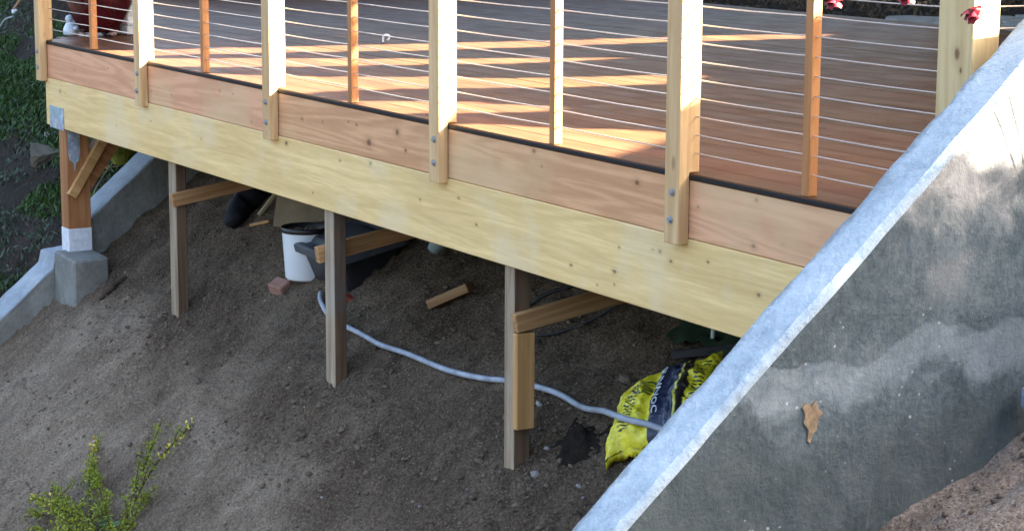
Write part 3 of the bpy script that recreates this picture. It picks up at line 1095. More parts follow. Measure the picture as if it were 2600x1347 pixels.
bagc = Vector((6.385, .435, 0))
dB = Vector((.73, .683, 0)).normalized(); dA = Vector((-.683, .73, 0)).normalized()
BL, BWd = .41, .35


def bag_pt(u, v, lift=0.0):
    cu, cv = u - .5, v - .5
    wob = .018 * float(vnoise(u * 5, v * 5, 51))
    p = bagc + dB * (cu * BL + wob) + dA * (cv * BWd * (1 + .10 * math.cos(cu * 9)) + .02 * float(vnoise(u * 6, .3, 52)))
    e = max(0, 1 - (abs(cu) * 2) ** 3.2) * max(0, 1 - (abs(cv) * 2) ** 3.0)
    h = .070 * e ** .5
    h += .034 * float(fbm(u * 7, v * 5, 53, 3)) * (.35 + .65 * e)
    h += .030 * (.25 - abs(float(fbm(u * 9 + v * 5, v * 9 - u * 3, 55, 3)))) + .012 * (.2 - abs(float(fbm(u * 21 - v * 8, v * 19, 58, 2))))
    flat = 1 - .8 * math.exp(-((u - .55) / .10) ** 2)
    h0 = .070 * e ** .5
    h = h0 + (h - h0) * flat
    h -= .035 * math.exp(-((u - .41) / .05) ** 2) * e
    g = float(ground_base(p.x, p.y)) + .045
    return (p.x - .0 * h, p.y - .45 * h, g + h * .9 + lift)


nu, nv = 72, 60
Vb = []; UVb = []
for j in range(nv + 1):
    for i in range(nu + 1):
        u, v = i / nu, j / nv
        Vb.append(bag_pt(u, v)); UVb.append((u, v))
nt_ = len(Vb)
for j in range(nv + 1):
    for i in range(nu + 1):
        p = Vb[j * (nu + 1) + i]
        edge = i in (0, nu) or j in (0, nv)
        Vb.append((p[0], p[1] + .002, p[2] - (.008 if edge else .06))); UVb.append((i / nu, j / nv))
Fb = []
for j in range(nv):
    for i in range(nu):
        a = j * (nu + 1) + i
        Fb.append([a, a + 1, a + nu + 2, a + nu + 1])
        a += nt_
        Fb.append([a, a + nu + 1, a + nu + 2, a + 1])
me = mesh_np('soil_bag', np.array(Vb), np.array(Fb), True)
uvl = me.uv_layers.new(name='UVMap')
li = np.empty(len(me.loops), np.int32); me.loops.foreach_get('vertex_index', li)
uvl.data.foreach_set('uv', np.array(UVb, np.float32)[li].ravel())
bag = obj('soil_bag', me, bag_mat())
tag(bag, 'crumpled yellow soil bag with navy label and white lettering, lying against the right wall', 'soil bag')


def text_mesh(body, size):
    cu = bpy.data.curves.new('lettering', 'FONT'); cu.body = body; cu.size = size; cu.resolution_u = 3; cu.offset = .014
    cu.align_x = 'LEFT'
    ob = bpy.data.objects.new('lettering', cu); COL.objects.link(ob)
    dg = bpy.context.evaluated_depsgraph_get()
    m_ = bpy.data.meshes.new_from_object(ob.evaluated_get(dg))
    bpy.data.objects.remove(ob); bpy.data.curves.remove(cu)
    return m_


import bmesh
tm = text_mesh('SUNNOC', 1.0)
bm = bmesh.new(); bm.from_mesh(tm)
bmesh.ops.triangulate(bm, faces=bm.faces)
bmesh.ops.subdivide_edges(bm, edges=[e for e in bm.edges if e.calc_length() > .12], cuts=2, use_grid_fill=False)
w_ = max(v.co.x for v in bm.verts)
hgt = max(v.co.y for v in bm.verts)
for v in bm.verts:
    vv = .86 - .66 * v.co.x / w_
    uu = .492 + .050 * v.co.y / hgt
    v.co = Vector(bag_pt(uu, vv, .006)) + Vector((0, -.004, 0))
bm.to_mesh(tm); bm.free(); tm.name = 'lettering'
M['print_white'] = plain('white_print', (.62, .68, .74), .5, .4, .08, 30)
obj('lettering', tm, M['print_white'], bag)

# ---- dark patch added beside the bag, painting in a shaded hollow
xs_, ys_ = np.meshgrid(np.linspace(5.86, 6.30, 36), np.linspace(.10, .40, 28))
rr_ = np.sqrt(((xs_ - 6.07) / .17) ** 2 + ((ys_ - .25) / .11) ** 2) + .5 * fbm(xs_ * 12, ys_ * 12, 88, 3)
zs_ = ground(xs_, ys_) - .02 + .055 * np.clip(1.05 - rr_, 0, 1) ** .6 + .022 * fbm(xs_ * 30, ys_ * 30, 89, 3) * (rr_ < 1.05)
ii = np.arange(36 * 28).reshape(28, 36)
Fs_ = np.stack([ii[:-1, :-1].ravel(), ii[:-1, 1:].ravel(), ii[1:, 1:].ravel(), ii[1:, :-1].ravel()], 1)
M['pit_shade'] = plain('painted_pit_shade', (.022, .0175, .014), .95, .1, .6, 40, .9, dist=.012)
tag(obj('pit_shade_patch', mesh_np('pit_shade_patch', np.stack([xs_.ravel(), ys_.ravel(), zs_.ravel()], 1), Fs_), M['pit_shade']), 'dark patch painted in for the shaded hollow left of the yellow bag', kind='stuff')

# ---- individual stones
ST = [(5.985, .075, .030, .024, .020, 0, 'pale stone at the foot of the third post'), (6.0, .505, .040, .022, .026, 1, 'grey upright stone left of the yellow bag'),
      (5.64, .30, .022, .018, .015, 0, 'small pale stone right of the third post near the hose'), (5.30, .66, .02, .016, .013, 1, 'brownish stone below the thin black pipe'),
      (2.06, -.12, .030, .022, .020, 1, 'grey stone beside the first post foot'), (4.30, -.20, .024, .018, .014, 1, 'flat stone below the second post'),
      (3.98, -.10, .030, .02, .016, 1, 'dark stone left of the second post foot'), (5.92, .17, .018, .015, .012, 0, 'tiny pale stone behind the third post'),
      (6.28, .10, .018, .013, .010, 0, 'small white stone below the yellow bag'), (3.0, -.42, .016, .012, .01, 0, 'small white chip on the open slope'),
      (5.52, -.22, .02, .012, .008, 0, 'thin white chip left of the third post foot')]
for x, y, a, b, c, k, lb in ST:
    o_ = obj('stone', rock_mesh(a, b, c, int(x * 100), 'stone', 1), M['pebble'] if k == 0 else M['clod'], None, on(x, y, c * .5), (random.uniform(-.4, .4), .4, random.uniform(0, 3)))
    tag(o_, lb, 'stone', 'single stones on the dirt slope')
# rock on the left hillside and by the right wall
o_ = obj('rock', rock_mesh(.17, .13, .11, 77, 'rock', 3), plain('tan_rock', (.12, .11, .09), .9, .2, .3, 6, .4), None, (-1.62, .52, float(lefthill(-1.62, .52)) + .03), (.3, .2, .6))
tag(o_, 'tan rock on the planted hillside left of the corner post', 'rock')
for i in range(6):
    x, y = -1.95 + .13 * i, .66 + .045 * i
    o_ = obj('stone', rock_mesh(.045, .03, .03, 90 + i, 'stone', 1), M['pebble'], None, (x, y, float(lefthill(x, y)) + .02), (0, .3, i))
    tag(o_, 'white stone in the row above the tan rock, %s' % ('at its left end', 'second from left', 'third from left', 'fourth from left', 'fifth from left', 'at its right end')[i], 'stone', 'row of white stones above the rock')
o_ = obj('rock', rock_mesh(.085, .06, .05, 78, 'rock', 2), plain('bluegrey_rock', (.12, .15, .19), .85, .2, .3, 6, .4), None, (8.99, -.045, -.44), (.3, .2, .6))
tag(o_, 'blue grey rock wedged at the foot of the right wall', 'rock')

# ---- gravel, crumbs and clods as ground cover
def scatter(name, n, xr, yr, fn, size, mat, dens, label):
    base = rock_mesh(1, .8, .6, 5, 'crumb', 1)
    bv = np.empty(len(base.vertices) * 3); base.vertices.foreach_get('co', bv); bv = bv.reshape(-1, 3)
    bf = np.array([list(p.vertices) for p in base.polygons])
    x = rng.uniform(*xr, n); y = rng.uniform(*yr, n)
    keep = rng.uniform(0, 1, n) < dens(x, y)
    x, y = x[keep], y[keep]; m = len(x)
    z = fn(x, y)
    s_ = size[0] + (size[1] - size[0]) * rng.uniform(0, 1, m) ** 3.5
    a = rng.uniform(0, 6.28, m); t = rng.uniform(-.7, .7, m)
    ca, sa, ct, st = np.cos(a), np.sin(a), np.cos(t), np.sin(t)
    asp = rng.uniform(.6, 1.3, (m, 3))
    P = bv[None] * asp[:, None, :] * s_[:, None, None]
    X1 = P[..., 0] * ca[:, None] - P[..., 1] * sa[:, None]; Y1 = P[..., 0] * sa[:, None] + P[..., 1] * ca[:, None]
    Z1 = P[..., 2]
    Y2 = Y1 * ct[:, None] - Z1 * st[:, None]; Z2 = Y1 * st[:, None] + Z1 * ct[:, None]
    V = np.stack([X1 + x[:, None], Y2 + y[:, None], Z2 + (z + s_ * .12)[:, None]], -1).reshape(-1, 3)
    F = (bf[None] + (np.arange(m) * len(bv))[:, None, None]).reshape(-1, 3)
    o = obj(name, mesh_np(name, V, F), mat)
    return tag(o, label, kind='stuff')


pf = lambda x, y: sum(np.exp(-(((x - a) / .35) ** 2 + ((y - b) / .2) ** 2)) for a, b in ((2.1, 0), (4.0, -.05), (5.84, 0), (4.6, -.2)))
dd = lambda x, y: np.clip(.8 * pf(x, y) + 2.2 * (fbm(x * 2.2, y * 3, 31, 3) - .02) + .25 * sm(-.5, .2, y), .03, 1)
scatter('soil_clods', 20000, (.4, 8.6), (-1.5, 1.05), ground, (.003, .017), M['clod'], dd, 'loose soil clods on the dirt slope')
scatter('soil_clods', 6000, (.6, 7.5), (-.7, .9), ground, (.007, .030), M['clod'], lambda x, y: np.clip(.9 * pf(x, y) + .16 * (vnoise(x * 2.2, y * 3, 31) + .3), 0, 1), 'large broken clods around the post feet')
scatter('gravel', 1100, (.4, 8.6), (-1.5, 1.0), ground, (.003, .012), M['pebble'], lambda x, y: .35 + 0 * x, 'pale gravel bits on the dirt slope')
scatter('soil_clods', 1800, (8.92, 10.4), (-1.9, .4), righthill, (.004, .022), M['clod'], lambda x, y: .3 + .7 * sm(9.75, 9.2, x), 'loose clods at the foot of the right wall')


# ================================================================== plants
def shrub(stems, leafn, lsize, seed):
    """returns stem verts/faces list and leaf arrays"""
    pass


M['stem'] = plain('brown_stem', (.075, .055, .03), .8, .2, .3, 20)
M['leafy'] = leafmat('shrub_leaf', (.085, .14, .012), (.26, .31, .025), (.50, .46, .07), .5, 9)
M['yellowflower'] = plain('yellow_flower', (.62, .52, .10), .6, .2, .25, 40)
M['peachflower'] = plain('peach_flower', (.62, .40, .22), .6, .2, .2, 40)


def leaves_on(path, n, ls, spread, r):
    P = np.array(path)
    t = r.uniform(.12, 1, n) * (len(P) - 1); i = np.clip(t.astype(int), 0, len(P) - 2); f = (t - i)[:, None]
    C = P[i] * (1 - f) + P[i + 1] * f + rand_dirs(n, r) * spread * r.uniform(.2, 1, n)[:, None]
    U = rand_dirs(n, r) * (ls * r.uniform(.6, 1.2, n))[:, None]
    W = np.cross(U, rand_dirs(n, r)); W = W / np.linalg.norm(W, axis=1)[:, None] * (ls * .45 * r.uniform(.7, 1.2, n))[:, None]
    return C, U, W


def multi_tube(paths, radii, name):
    Vs = []; Fs = []; o = 0
    for p, r in zip(paths, radii):
        me = tube(p, r, 5, cap=False)
        co = np.empty(len(me.vertices) * 3); me.vertices.foreach_get('co', co)
        Vs.append(co.reshape(-1, 3)); Fs += [[o + k for k in pl.vertices] for pl in me.polygons]
        o += len(me.vertices); bpy.data.meshes.remove(me)
    return mesh_np(name, np.vstack(Vs), Fs, True)


# foreground shrub: stems rising from below the frame
base = np.array(on(3.80, -1.06, -.02))
pr_ = np.random.default_rng(5)
# stem tips (world), fanning out over the slope
tips = [(2.665, -.655, -1.86), (2.95, -.80, -1.90), (3.30, -.36, -1.66), (3.22, -.50, -1.66), (2.76, -1.02, -2.10), (2.95, -1.00, -2.06), (3.25, -1.0, -2.02), (3.62, -.74, -1.90), (3.45, -.95, -1.98), (3.55, -1.15, -2.05), (2.85, -1.12, -2.16), (3.05, -1.16, -2.16), (2.72, -.92, -2.05), (3.75, -.85, -1.99)]
paths = []; radii = []; CL = []
for k, tp in enumerate(tips):
    tp = np.array(tp) + np.array([0, 0, -.07])
    mid = base * .45 + tp * .55 + np.array([.02, 0, .05]) + pr_.normal(size=3) * .03
    p = spline([base, mid, tp], 7)
    paths.append(p); radii.append(np.linspace(.009, .003, len(p)))
    CL.append(leaves_on(p, (240 if k < 2 else 120 if k < 4 else 130), .012, .042, pr_))
    for j in range(7):
        i0 = pr_.integers(4, len(p) - 2)
        d = (p[i0 + 1] - p[i0]); d /= np.linalg.norm(d)
        e = p[i0] + (d * .6 + pr_.normal(size=3) * .55 + np.array([0, 0, .35])) * pr_.uniform(.07, .13)
        q = spline([p[i0], (p[i0] + e) / 2 + pr_.normal(size=3) * .008, e], 4)
        paths.append(q); radii.append(np.linspace(.003, .0012, len(q)))
        CL.append(leaves_on(q, (70 if k < 2 else 40), .010, .026, pr_))
fs = thing('shrub', tuple(base), 'low yellow green flowering shrub at the bottom left of the dirt slope', 'shrub')
obj('stems', multi_tube(paths, radii, 'stems'), M['stem'], fs)
C = np.vstack([c[0] for c in CL]); U = np.vstack([c[1] for c in CL]); W = np.vstack([c[2] for c in CL])
tag(obj('foliage', quads_mesh('foliage', C, U, W), M['leafy'], fs), kind='stuff')
for nm, mt_, centers, nfl in (('flowers', M['peachflower'], [paths[0]], 26), ('flowers', M['yellowflower'], [paths[0], paths[16] if len(paths) > 16 else paths[1], paths[32]], 40), ('flowers', M['yellowflower'], [paths[8 * 4 + 0]], 20)):
    cl = []
    for p in centers:
        P = np.array(p); i0 = len(P) - 1
        sel = P[int(len(P) * .65):]
        c = sel[pr_.integers(0, len(sel), nfl)] + pr_.normal(size=(nfl, 3)) * .014
        cl.append(c)
    c = np.vstack(cl); n = len(c)
    u = rand_dirs(n, pr_) * .011; w = np.cross(u, rand_dirs(n, pr_)); w = w / np.linalg.norm(w, axis=1)[:, None] * .008
    tag(obj(nm, quads_mesh(nm, c, u, w), mt_, fs), kind='stuff')
# broad bluish leaves at its foot
M['blueleaf'] = leafmat('blue_green_leaf', (.04, .13, .08), (.08, .22, .14), (.14, .28, .19), .45, 6)
for k in range(7):
    a = -1.2 + .45 * k
    c0 = np.array([3.60, -.93, 0]); d = np.array([math.cos(a + 1.9), math.sin(a + 1.9), .35]); L = .11 + .04 * (k % 3)
    Vl = []; Fl = []
    sd = np.cross(d, [0, 0, 1]); sd /= np.linalg.norm(sd)
    z0 = float(ground(c0[0], c0[1])) + .05
    for i in range(6):
        t = i / 5; w = .032 * math.sin(math.pi * min(1, .08 + t * .92)) ** .8
        p = np.array([c0[0], c0[1], z0]) + d * L * t - np.array([0, 0, .06 * t * t])
        Vl += [p - sd * w + np.array([0, 0, .008]), p, p + sd * w + np.array([0, 0, .008])]
    for i in range(5):
        for j in (0, 1): Fl.append([i * 3 + j, i * 3 + j + 1, i * 3 + j + 4, i * 3 + j + 3])
    obj('broad_leaf', mesh_np('broad_leaf', Vl, Fl, True), M['blueleaf'], fs)

# groundcover on the left hillside
M['gcover'] = leafmat('groundcover_leaf', (.014, .040, .010), (.046, .105, .020), (.12, .18, .04), .6, 3)
M['gcover2'] = leafmat('grey_green_leaf', (.028, .05, .03), (.06, .10, .06), (.11, .15, .10), .6, 3)


def cover(name, n, thr, seed, ls, mat, label, hmax):
    r = np.random.default_rng(seed)
    x = r.uniform(-8, -.08, n); y = r.uniform(-.9, 3.0, n)
    dn = fbm(x * .55 + y * .7, (y * 1.9 - x * .25) * 1.0, seed, 4)
    k = dn > thr
    x, y, dn = x[k], y[k], dn[k]
    m = len(x)
    z = lefthill(x, y) + r.uniform(0, 1, m) * hmax * np.clip((dn - thr) * 3.5, .1, 1)
    C = np.stack([x, y, z], 1)
    U = rand_dirs(m, r); U[:, 2] = abs(U[:, 2]) + .35
    sz = ls * r.uniform(.6, 1.4, m)
    U *= sz[:, None]
    W = np.cross(U, rand_dirs(m, r)); W = W / np.linalg.norm(W, axis=1)[:, None] * (sz * .30)[:, None]
    return tag(obj(name, quads_mesh(name, C, U, W), mat), label, kind='stuff')


cover('groundcover', 90000, -.09, 101, .024, M['gcover'], 'dark green groundcover in patches on the left hillside', .13)
cover('groundcover', 30000, .06, 205, .022, M['gcover2'], 'grey green groundcover tufts on the left hillside', .10)
M['litter'] = plain('dry_litter', (.10, .08, .06), .9, .1, .5, 8)
cover('leaf_litter', 9000, -.1, 309, .016, M['litter'], 'dry leaf litter and twigs on the left hillside', .01)


def tuft(name, x, y, z, n, h, sp, mat, label, cat, dry=0, drymat=None, seed=1):
    r = np.random.default_rng(seed)
    Vg = []; Fg = []
    for i in range(n):
        a = r.uniform(0, 6.28); b = np.array([x, y, z]) + np.array([math.cos(a), math.sin(a), 0]) * r.uniform(0, sp * .35)
        out = np.array([math.cos(a), math.sin(a), 0]) * r.uniform(.2, 1) * sp
        hh = h * r.uniform(.5, 1.1); s = np.array([-math.sin(a), math.cos(a), 0]) * .006
        o = len(Vg)
        for t in (0, .5, 1):
            p = b + out * t * t + np.array([0, 0, hh * (t - .35 * t * t)])
            Vg += [p - s * (1 - t * .8), p + s * (1 - t * .8)]
        Fg += [[o, o + 1, o + 3, o + 2], [o + 2, o + 3, o + 5, o + 4]]
    root = thing(name, (x, y, z), label, cat)
    obj('blades', mesh_np('blades', Vg, Fg), mat, root)['kind'] = 'stuff'
    if dry:
        pp = []; rr = []
        for i in range(dry):
            a = r.uniform(2.2, 4.5)
            e = np.array([x, y, z]) + np.array([math.cos(a) * .25, math.sin(a) * .2, r.uniform(-.22, .12)]) * r.uniform(.5, 1)
            pp.append(spline([(x, y, z + .08), (np.array([x, y, z]) + e) / 2 + r.normal(size=3) * .06, e], 5)); rr.append(.004)
        obj('dry_stems', multi_tube(pp, rr, 'dry_stems'), drymat, root)
    return root


M['yg'] = leafmat('yellow_green_blade', (.13, .17, .025), (.30, .33, .05), (.45, .44, .11), .6, 14)
M['dry'] = plain('dry_stem', (.30, .24, .14), .8, .2, .3, 20)
tuft('grass_tuft', -.24, .60, -.86, 420, .26, .19, M['yg'], 'yellow green grass tuft with dry stems behind the left wall', 'grass', 9, M['dry'], 3)
tuft('grass_tuft', -.10, .33, -1.10, 60, .13, .08, M['yg'], 'small yellow green sprout beside the corner post', 'grass', 0, None, 4)

# bent pipes on the left hillside
M['rustpipe'] = plain('rusty_pipe', (.30, .16, .09), .7, .3, .3, 20)
M['greypipe'] = plain('grey_drip_pipe', (.28, .30, .33), .6, .3, .2, 20)
def lh(x, y, dz): return (x, y, float(lefthill(x, y)) + dz)
tag(obj('drip_pipe', tube(spline([(-5.30, 1.72, .02), (-5.38, 1.66, .02), (-5.36, 1.59, -.03), (-5.34, 1.53, -.10), (-5.26, 1.47, -.14)], 8), .012, 8), M['rustpipe']),
    'rusty bent drip pipe looping over the plants at top left', 'pipe')
tag(obj('drip_pipe', tube(spline([(-5.255, 1.468, -.142), (-5.22, 1.46, -.16), (-5.17, 1.47, -.135)], 6), .013, 8), M['white_paint']), 'short white end piece of the bent pipe at top left', 'pipe')
tag(obj('drip_pipe', tube(spline([(-4.85, 1.34, -.17), (-4.95, 1.30, -.20), (-5.04, 1.27, -.28), (-5.12, 1.2, -.36)], 8), .009, 8), M['greypipe']), 'grey drip pipe lying in the groundcover at far left', 'pipe')

# ================================================================== things on the deck
def tglaze():
    m = MT('oxblood_glaze', .18, .6)
    k = m.noise(m.tc.outputs['Object'], 6, 5, .6)
    m.col(m.ramp(k, (.3, (.028, .002, .005)), (.6, (.060, .004, .010)), (.8, (.09, .012, .022))))
    return m.m


M['glaze'] = tglaze()
pot = thing('planter', (-.13, .43, .0), 'large dark red glazed planter at the far left corner of the deck', 'planter')
obj('pot_wall', lathe([(0, .03), (.13, .03), (.17, .10), (.215, .22), (.225, .33), (.20, .43), (.185, .47), (.205, .49), (.205, .51), (.17, .51), (.17, .40), (0, .40)], 36, 'pot_wall'), M['glaze'], pot, (-.13, .43, 0))
for a in (0, 2.1, 4.2):
    obj('pot_foot', rock_mesh(.04, .03, .02, int(a * 10), 'pot_foot', 1), plain('pink_clay', (.42, .27, .25), .8, .2, .1, 9), pot, (-.13 + .12 * math.cos(a + 4.6), .43 + .12 * math.sin(a + 4.6), .017))
M['whitefig'] = plain('white_ceramic', (.62, .72, .84), .35, .5, .05, 9)
fg = thing('figurine', (-.29, .29, 0), 'small white rounded bird figurine on the deck by the corner post', 'figurine')
obj('body', lathe([(0, 0), (.045, 0), (.052, .015), (.05, .04), (.036, .07), (.026, .085), (.0, .09)], 20, 'body'), M['whitefig'], fg, (-.29, .29, .0))
obj('head', lathe([(0, -.028), (.02, -.02), (.028, 0), (.02, .02), (0, .028)], 16, 'head'), M['whitefig'], fg, (-.292, .282, .105))
obj('tail', rock_mesh(.03, .02, .015, 8, 'tail', 2), M['whitefig'], fg, (-.24, .305, .045))
M['whitepl'] = plain('weathered_white_board', (.55, .60, .64), .7, .3, .12, 9, .2)
wp = thing('white_planter_box', (-.12, .74, 0), 'white slatted tapering planter box behind the second rail post', 'planter')
for k in range(7):
    z = .005 + .062 * k
    s_ = .105 - .010 * k
    R = Matrix.Rotation(.35, 3, 'Z')
    Vw, Fw = cbox(2 * s_, 2 * s_, .060, .006)
    obj('slat_course', mesh_np('slat_course', Vw, Fw), M['whitepl'], wp, (-.20, .66, z + .03), R)
# small white hook on the deck
M['whitehook'] = plain('white_enamel', (.8, .8, .8), .4, .4, .03, 9)
hk = obj('deck_hook', tube(spline([(1.20, 1.82, .002), (1.20, 1.82, .030), (1.212, 1.827, .047), (1.235, 1.84, .046), (1.24, 1.843, .028), (1.228, 1.836, .016)], 6), .007, 8), M['whitehook'])
tag(hk, 'small white bent hook standing on the deck boards', 'hook')

# ================================================================== patio beyond the deck
tag(obj('patio_soil', grid_mesh('patio_soil', np.linspace(-9, 8.6, 60), np.linspace(6.28, 12, 30), lambda x, y: -.06 + .02 * fbm(x * 2, y * 2, 7, 3) + .30 * np.clip(y - 8.6, 0, 9)), M['soil3']), kind='structure', label='planted strip behind the deck')
M['flag'] = plain('pale_flagstone', (.30, .31, .31), .8, .25, .25, 6, .3)
pv = thing('flagstone_path', (1.5, 7, -.03), 'pale flagstone path behind the deck, seen between picket and end post', 'path')
pr2 = np.random.default_rng(9)
for i in range(9):
    for j in range(3):
        x = .75 + i * .62 + pr2.uniform(-.06, .06) + .2 * j; y = 6.56 + j * .55 + pr2.uniform(-.05, .05)
        if x > 7.8: continue
        n = 7; a0 = pr2.uniform(0, 1)
        ring = [(.28 * (1 + pr2.uniform(-.15, .1)) * math.cos(a0 + 6.283 * k / n), .25 * (1 + pr2.uniform(-.15, .1)) * math.sin(a0 + 6.283 * k / n)) for k in range(n)]
        V = [(a, b, .02) for a, b in ring] + [(a * 1.03, b * 1.03, -.04) for a, b in ring]
        F = [list(range(n))] + [[k, n + k, n + (k + 1) % n, (k + 1) % n] for k in range(n)]
        obj('flagstone', mesh_np('flagstone', V, F), M['flag'], pv, (x, y, -.02))
r = np.random.default_rng(15); n = 9000
x = r.uniform(-9, 8, n); y = np.where(r.uniform(size=n) < .5, r.uniform(8.1, 10.5, n), r.uniform(6.4, 8.2, n)); k = ~((x > .5) & (x < 7.0) & (y < 8.1)); x, y = x[k], y[k]; n = len(x)
C = np.stack([x, y, -.05 + .30 * np.clip(y - 8.6, 0, 9) + r.uniform(0, .12, n)], 1); U = rand_dirs(n, r) * .03; W = np.cross(U, rand_dirs(n, r)) * .6
tag(obj('groundcover', quads_mesh('groundcover', C, U, W), M['litter']), 'low dry planting beside the flagstone path', kind='stuff')

# ================================================================== roses
M['petal'] = plain('dusky_red_petal', (.15, .006, .014), .5, .3, .4, 25)
M['petal2'] = plain('pink_petal_edge', (.36, .05, .07), .5, .3, .3, 25)
M['rosecentre'] = plain('yellow_stamens', (.65, .50, .16), .6, .2, .2, 40)
M['cane'] = plain('rose_cane', (.07, .12, .03), .6, .3, .2, 20)
M['roseleaf'] = leafmat('rose_leaf', (.02, .05, .012), (.05, .10, .025), None, .5, 12)
rb = thing('rose_bush', (9.30, .75, float(righthill(9.3, .75))), 'red rose bush arching over the right wall, three dusky red blooms showing at the top', 'rose bush')
blooms = [(8.97, -.372, .693, .031, 0), (8.97, -.845, .740, .028, 1), (8.97, -.600, .744, .028, 1)]
rootp = np.array([9.30, .75, float(righthill(9.3, .75))])
pp = []; rr = []; LV = []
for bx, by, bz, sz, kk in blooms:
    top = np.array([bx + .05, by + .10, bz + .16])
    p = spline([rootp, rootp + [.02, -.2, .5], (rootp * .4 + top * .6) + [0, 0, .55], top + [0, 0.02, .03], (bx, by, bz + .018)], 7)
    pp.append(p); rr.append(np.linspace(.0035, .0016, len(p)))
    LV.append(leaves_on(p[14:26], 22, .022, .06, np.random.default_rng(int(-by * 100))))
obj('canes', multi_tube(pp, rr, 'canes'), M['cane'], rb)
C = np.vstack([c[0] for c in LV]); U = np.vstack([c[1] for c in LV]); W = np.vstack([c[2] for c in LV])
ok = C[:, 2] > .80
tag(obj('foliage', quads_mesh('foliage', C[ok], U[ok], W[ok]), M['roseleaf'], rb), kind='stuff')
for bx, by, bz, sz, kk in blooms:
    rz = np.random.default_rng(int(abs(by) * 1000))
    Vr = []; Fr = []
    for lay in range(3):
        npet = 5
        for j in range(npet):
            a = 6.283 * j / npet + lay * .6
            tilt = .35 + .45 * lay
            o = len(Vr)
            for iu in range(4):
                for iv in range(4):
                    uu = iu / 3; vv = iv / 3 - .5
                    rad = sz * (.25 + .8 * uu) * (1 - .12 * lay)
                    ang = a + vv * 1.35
                    zz = -sz * (.15 + tilt * uu * 1.1) + sz * .25 * math.cos(vv * 3) * uu
                    Vr.append((rad * math.cos(ang), rad * math.sin(ang), zz + rz.uniform(-.001, .001)))
            for iu in range(3):
                for iv in range(3):
                    q = o + iu * 4 + iv
                    Fr.append([q, q + 1, q + 5, q + 4])
    nf = len(Fr) // 3
    Rr = Matrix.Rotation(.9, 3, 'Z') @ Matrix.Rotation(-.45 if kk == 0 else -.2, 3, 'Y')
    bl = obj('bloom', mesh_np('bloom', Vr, Fr, True), M['petal'], rb, (bx, by, bz), Rr)
    bl.data.materials.append(M['petal2'])
    for i_, p_ in enumerate(bl.data.polygons):
        if (i_ // 9) % 5 in (1, 3) and i_ < nf * 2: p_.material_index = 1 if i_ % 9 > 3 else 0
    obj('bloom_centre', rock_mesh(sz * .28, sz * .28, sz * .5, 4, 'bloom_centre', 2), M['rosecentre'], bl, (bx - .004, by - .006, bz - sz * .55))

# ================================================================== added shade casters, unseen: trees up the slope, board fence right of the wall
S3 = np.array([SUN.x / SUN.z, SUN.y / SUN.z])


def inside(poly, x, y):
    poly = np.array(poly); c = np.zeros(len(x), bool); j = len(poly) - 1
    for i in range(len(poly)):
        xi, yi = poly[i]; xj, yj = poly[j]
        c ^= ((yi > y) != (yj > y)) & (x < (xj - xi) * (y - yi) / (yj - yi + 1e-12) + xi)
        j = i
    return c


# gaps cut in the added, unseen foliage to shape sun bands on the deck
GAPS = [
    [(.93, -.05), (1.05, .2), (1.20, 1.1), (1.36, 2.05), (1.55, 3.2), (1.64, 4.3), (1.95, 4.95), (2.18, 4.5), (2.02, 3.4), (1.98, 2.5), (1.92, 1.76), (1.77, 1.34), (1.62, .8), (1.52, .02)],
    [(1.58, -.02), (1.82, .42), (2.0, .78), (2.22, 1.15), (2.42, 1.5), (2.6, 2.0), (2.9, 2.7), (2.99, 2.3), (2.95, 1.75), (2.79, 1.3), (2.67, .9), (2.55, .5), (2.42, .2), (2.22, -.02)],
    [(2.62, -.02), (3.0, .28), (3.24, .62), (3.39, .98), (3.64, 1.25), (3.78, 1.6), (3.86, 2.2), (4.1, 2.35), (4.36, 1.85), (4.30, 1.3), (4.12, .94), (4.0, .6), (3.92, .25), (3.95, -.02)],
    [(4.30, -.02), (4.42, .22), (4.52, .40), (4.76, .6), (5.0, .82), (5.16, .78), (5.20, .52), (5.10, .28), (4.98, .05), (4.96, -.02)],
    [(5.36, -.02), (5.48, .17), (5.69, .32), (5.92, .58), (6.09, .68), (6.38, 1.1), (6.8, .9), (7.3, -.02)],
    [(.45, .02), (.95, .02), (7.3, .02), (8.52, -.25), (8.66, -.34), (8.72, -.42), (8.63, -.52), (8.70, -.60), (8.60, -.68), (8.66, -.80), (8.55, -.95), (8.55, -1.6), (.45, -1.6)],
]
DARK = [[(4.42, .0), (4.50, .0), (3.86, -.85), (3.74, -.85)], [(2.62, .0), (2.74, .0), (2.06, -.85), (1.93, -.85)], [(.86, .0), (1.0, .0), (.3, -.85), (.15, -.85)]]  # leaf strips kept inside the gaps to shade three pickets
M['treeleaf'] = leafmat('tree_leaf', (.03, .055, .015), (.06, .10, .03), None, .6, 2)
M['trunk'] = plain('tree_bark', (.10, .08, .06), .9, .2, .3, 9, .6)
n = 142000
r = np.random.default_rng(33)
xp = r.uniform(-10.5, 11.2, n); yp = r.uniform(-1.3, 8.5, n)
z = 2.7 + r.uniform(0, .9, n) + .25 * np.sin(xp * 1.7)
g = np.zeros(n, bool)
for poly in GAPS: g |= inside(poly, xp, yp)
for poly in DARK: g &= ~inside(poly, xp, yp)
g |= (yp < -.9) & (xp < 8.7)
k = ~g
xp, yp, z = xp[k], yp[k], z[k]; n = len(xp)
C = np.stack([xp + S3[0] * z, yp + S3[1] * z, z], 1)
SU = np.array(SUN)
U = rand_dirs(n, r); U -= (U @ SU)[:, None] * SU * .8
U = U / np.linalg.norm(U, axis=1)[:, None] * (r.uniform(.045, .08, n))[:, None]
W = np.cross(SU[None] + .4 * rand_dirs(n, r), U); W = W / np.linalg.norm(W, axis=1)[:, None] * (r.uniform(.04, .065, n))[:, None]
TR = [(1.5, 9.6), (5.2, 9.9), (9.0, 9.4), (12.6, 9.0)]
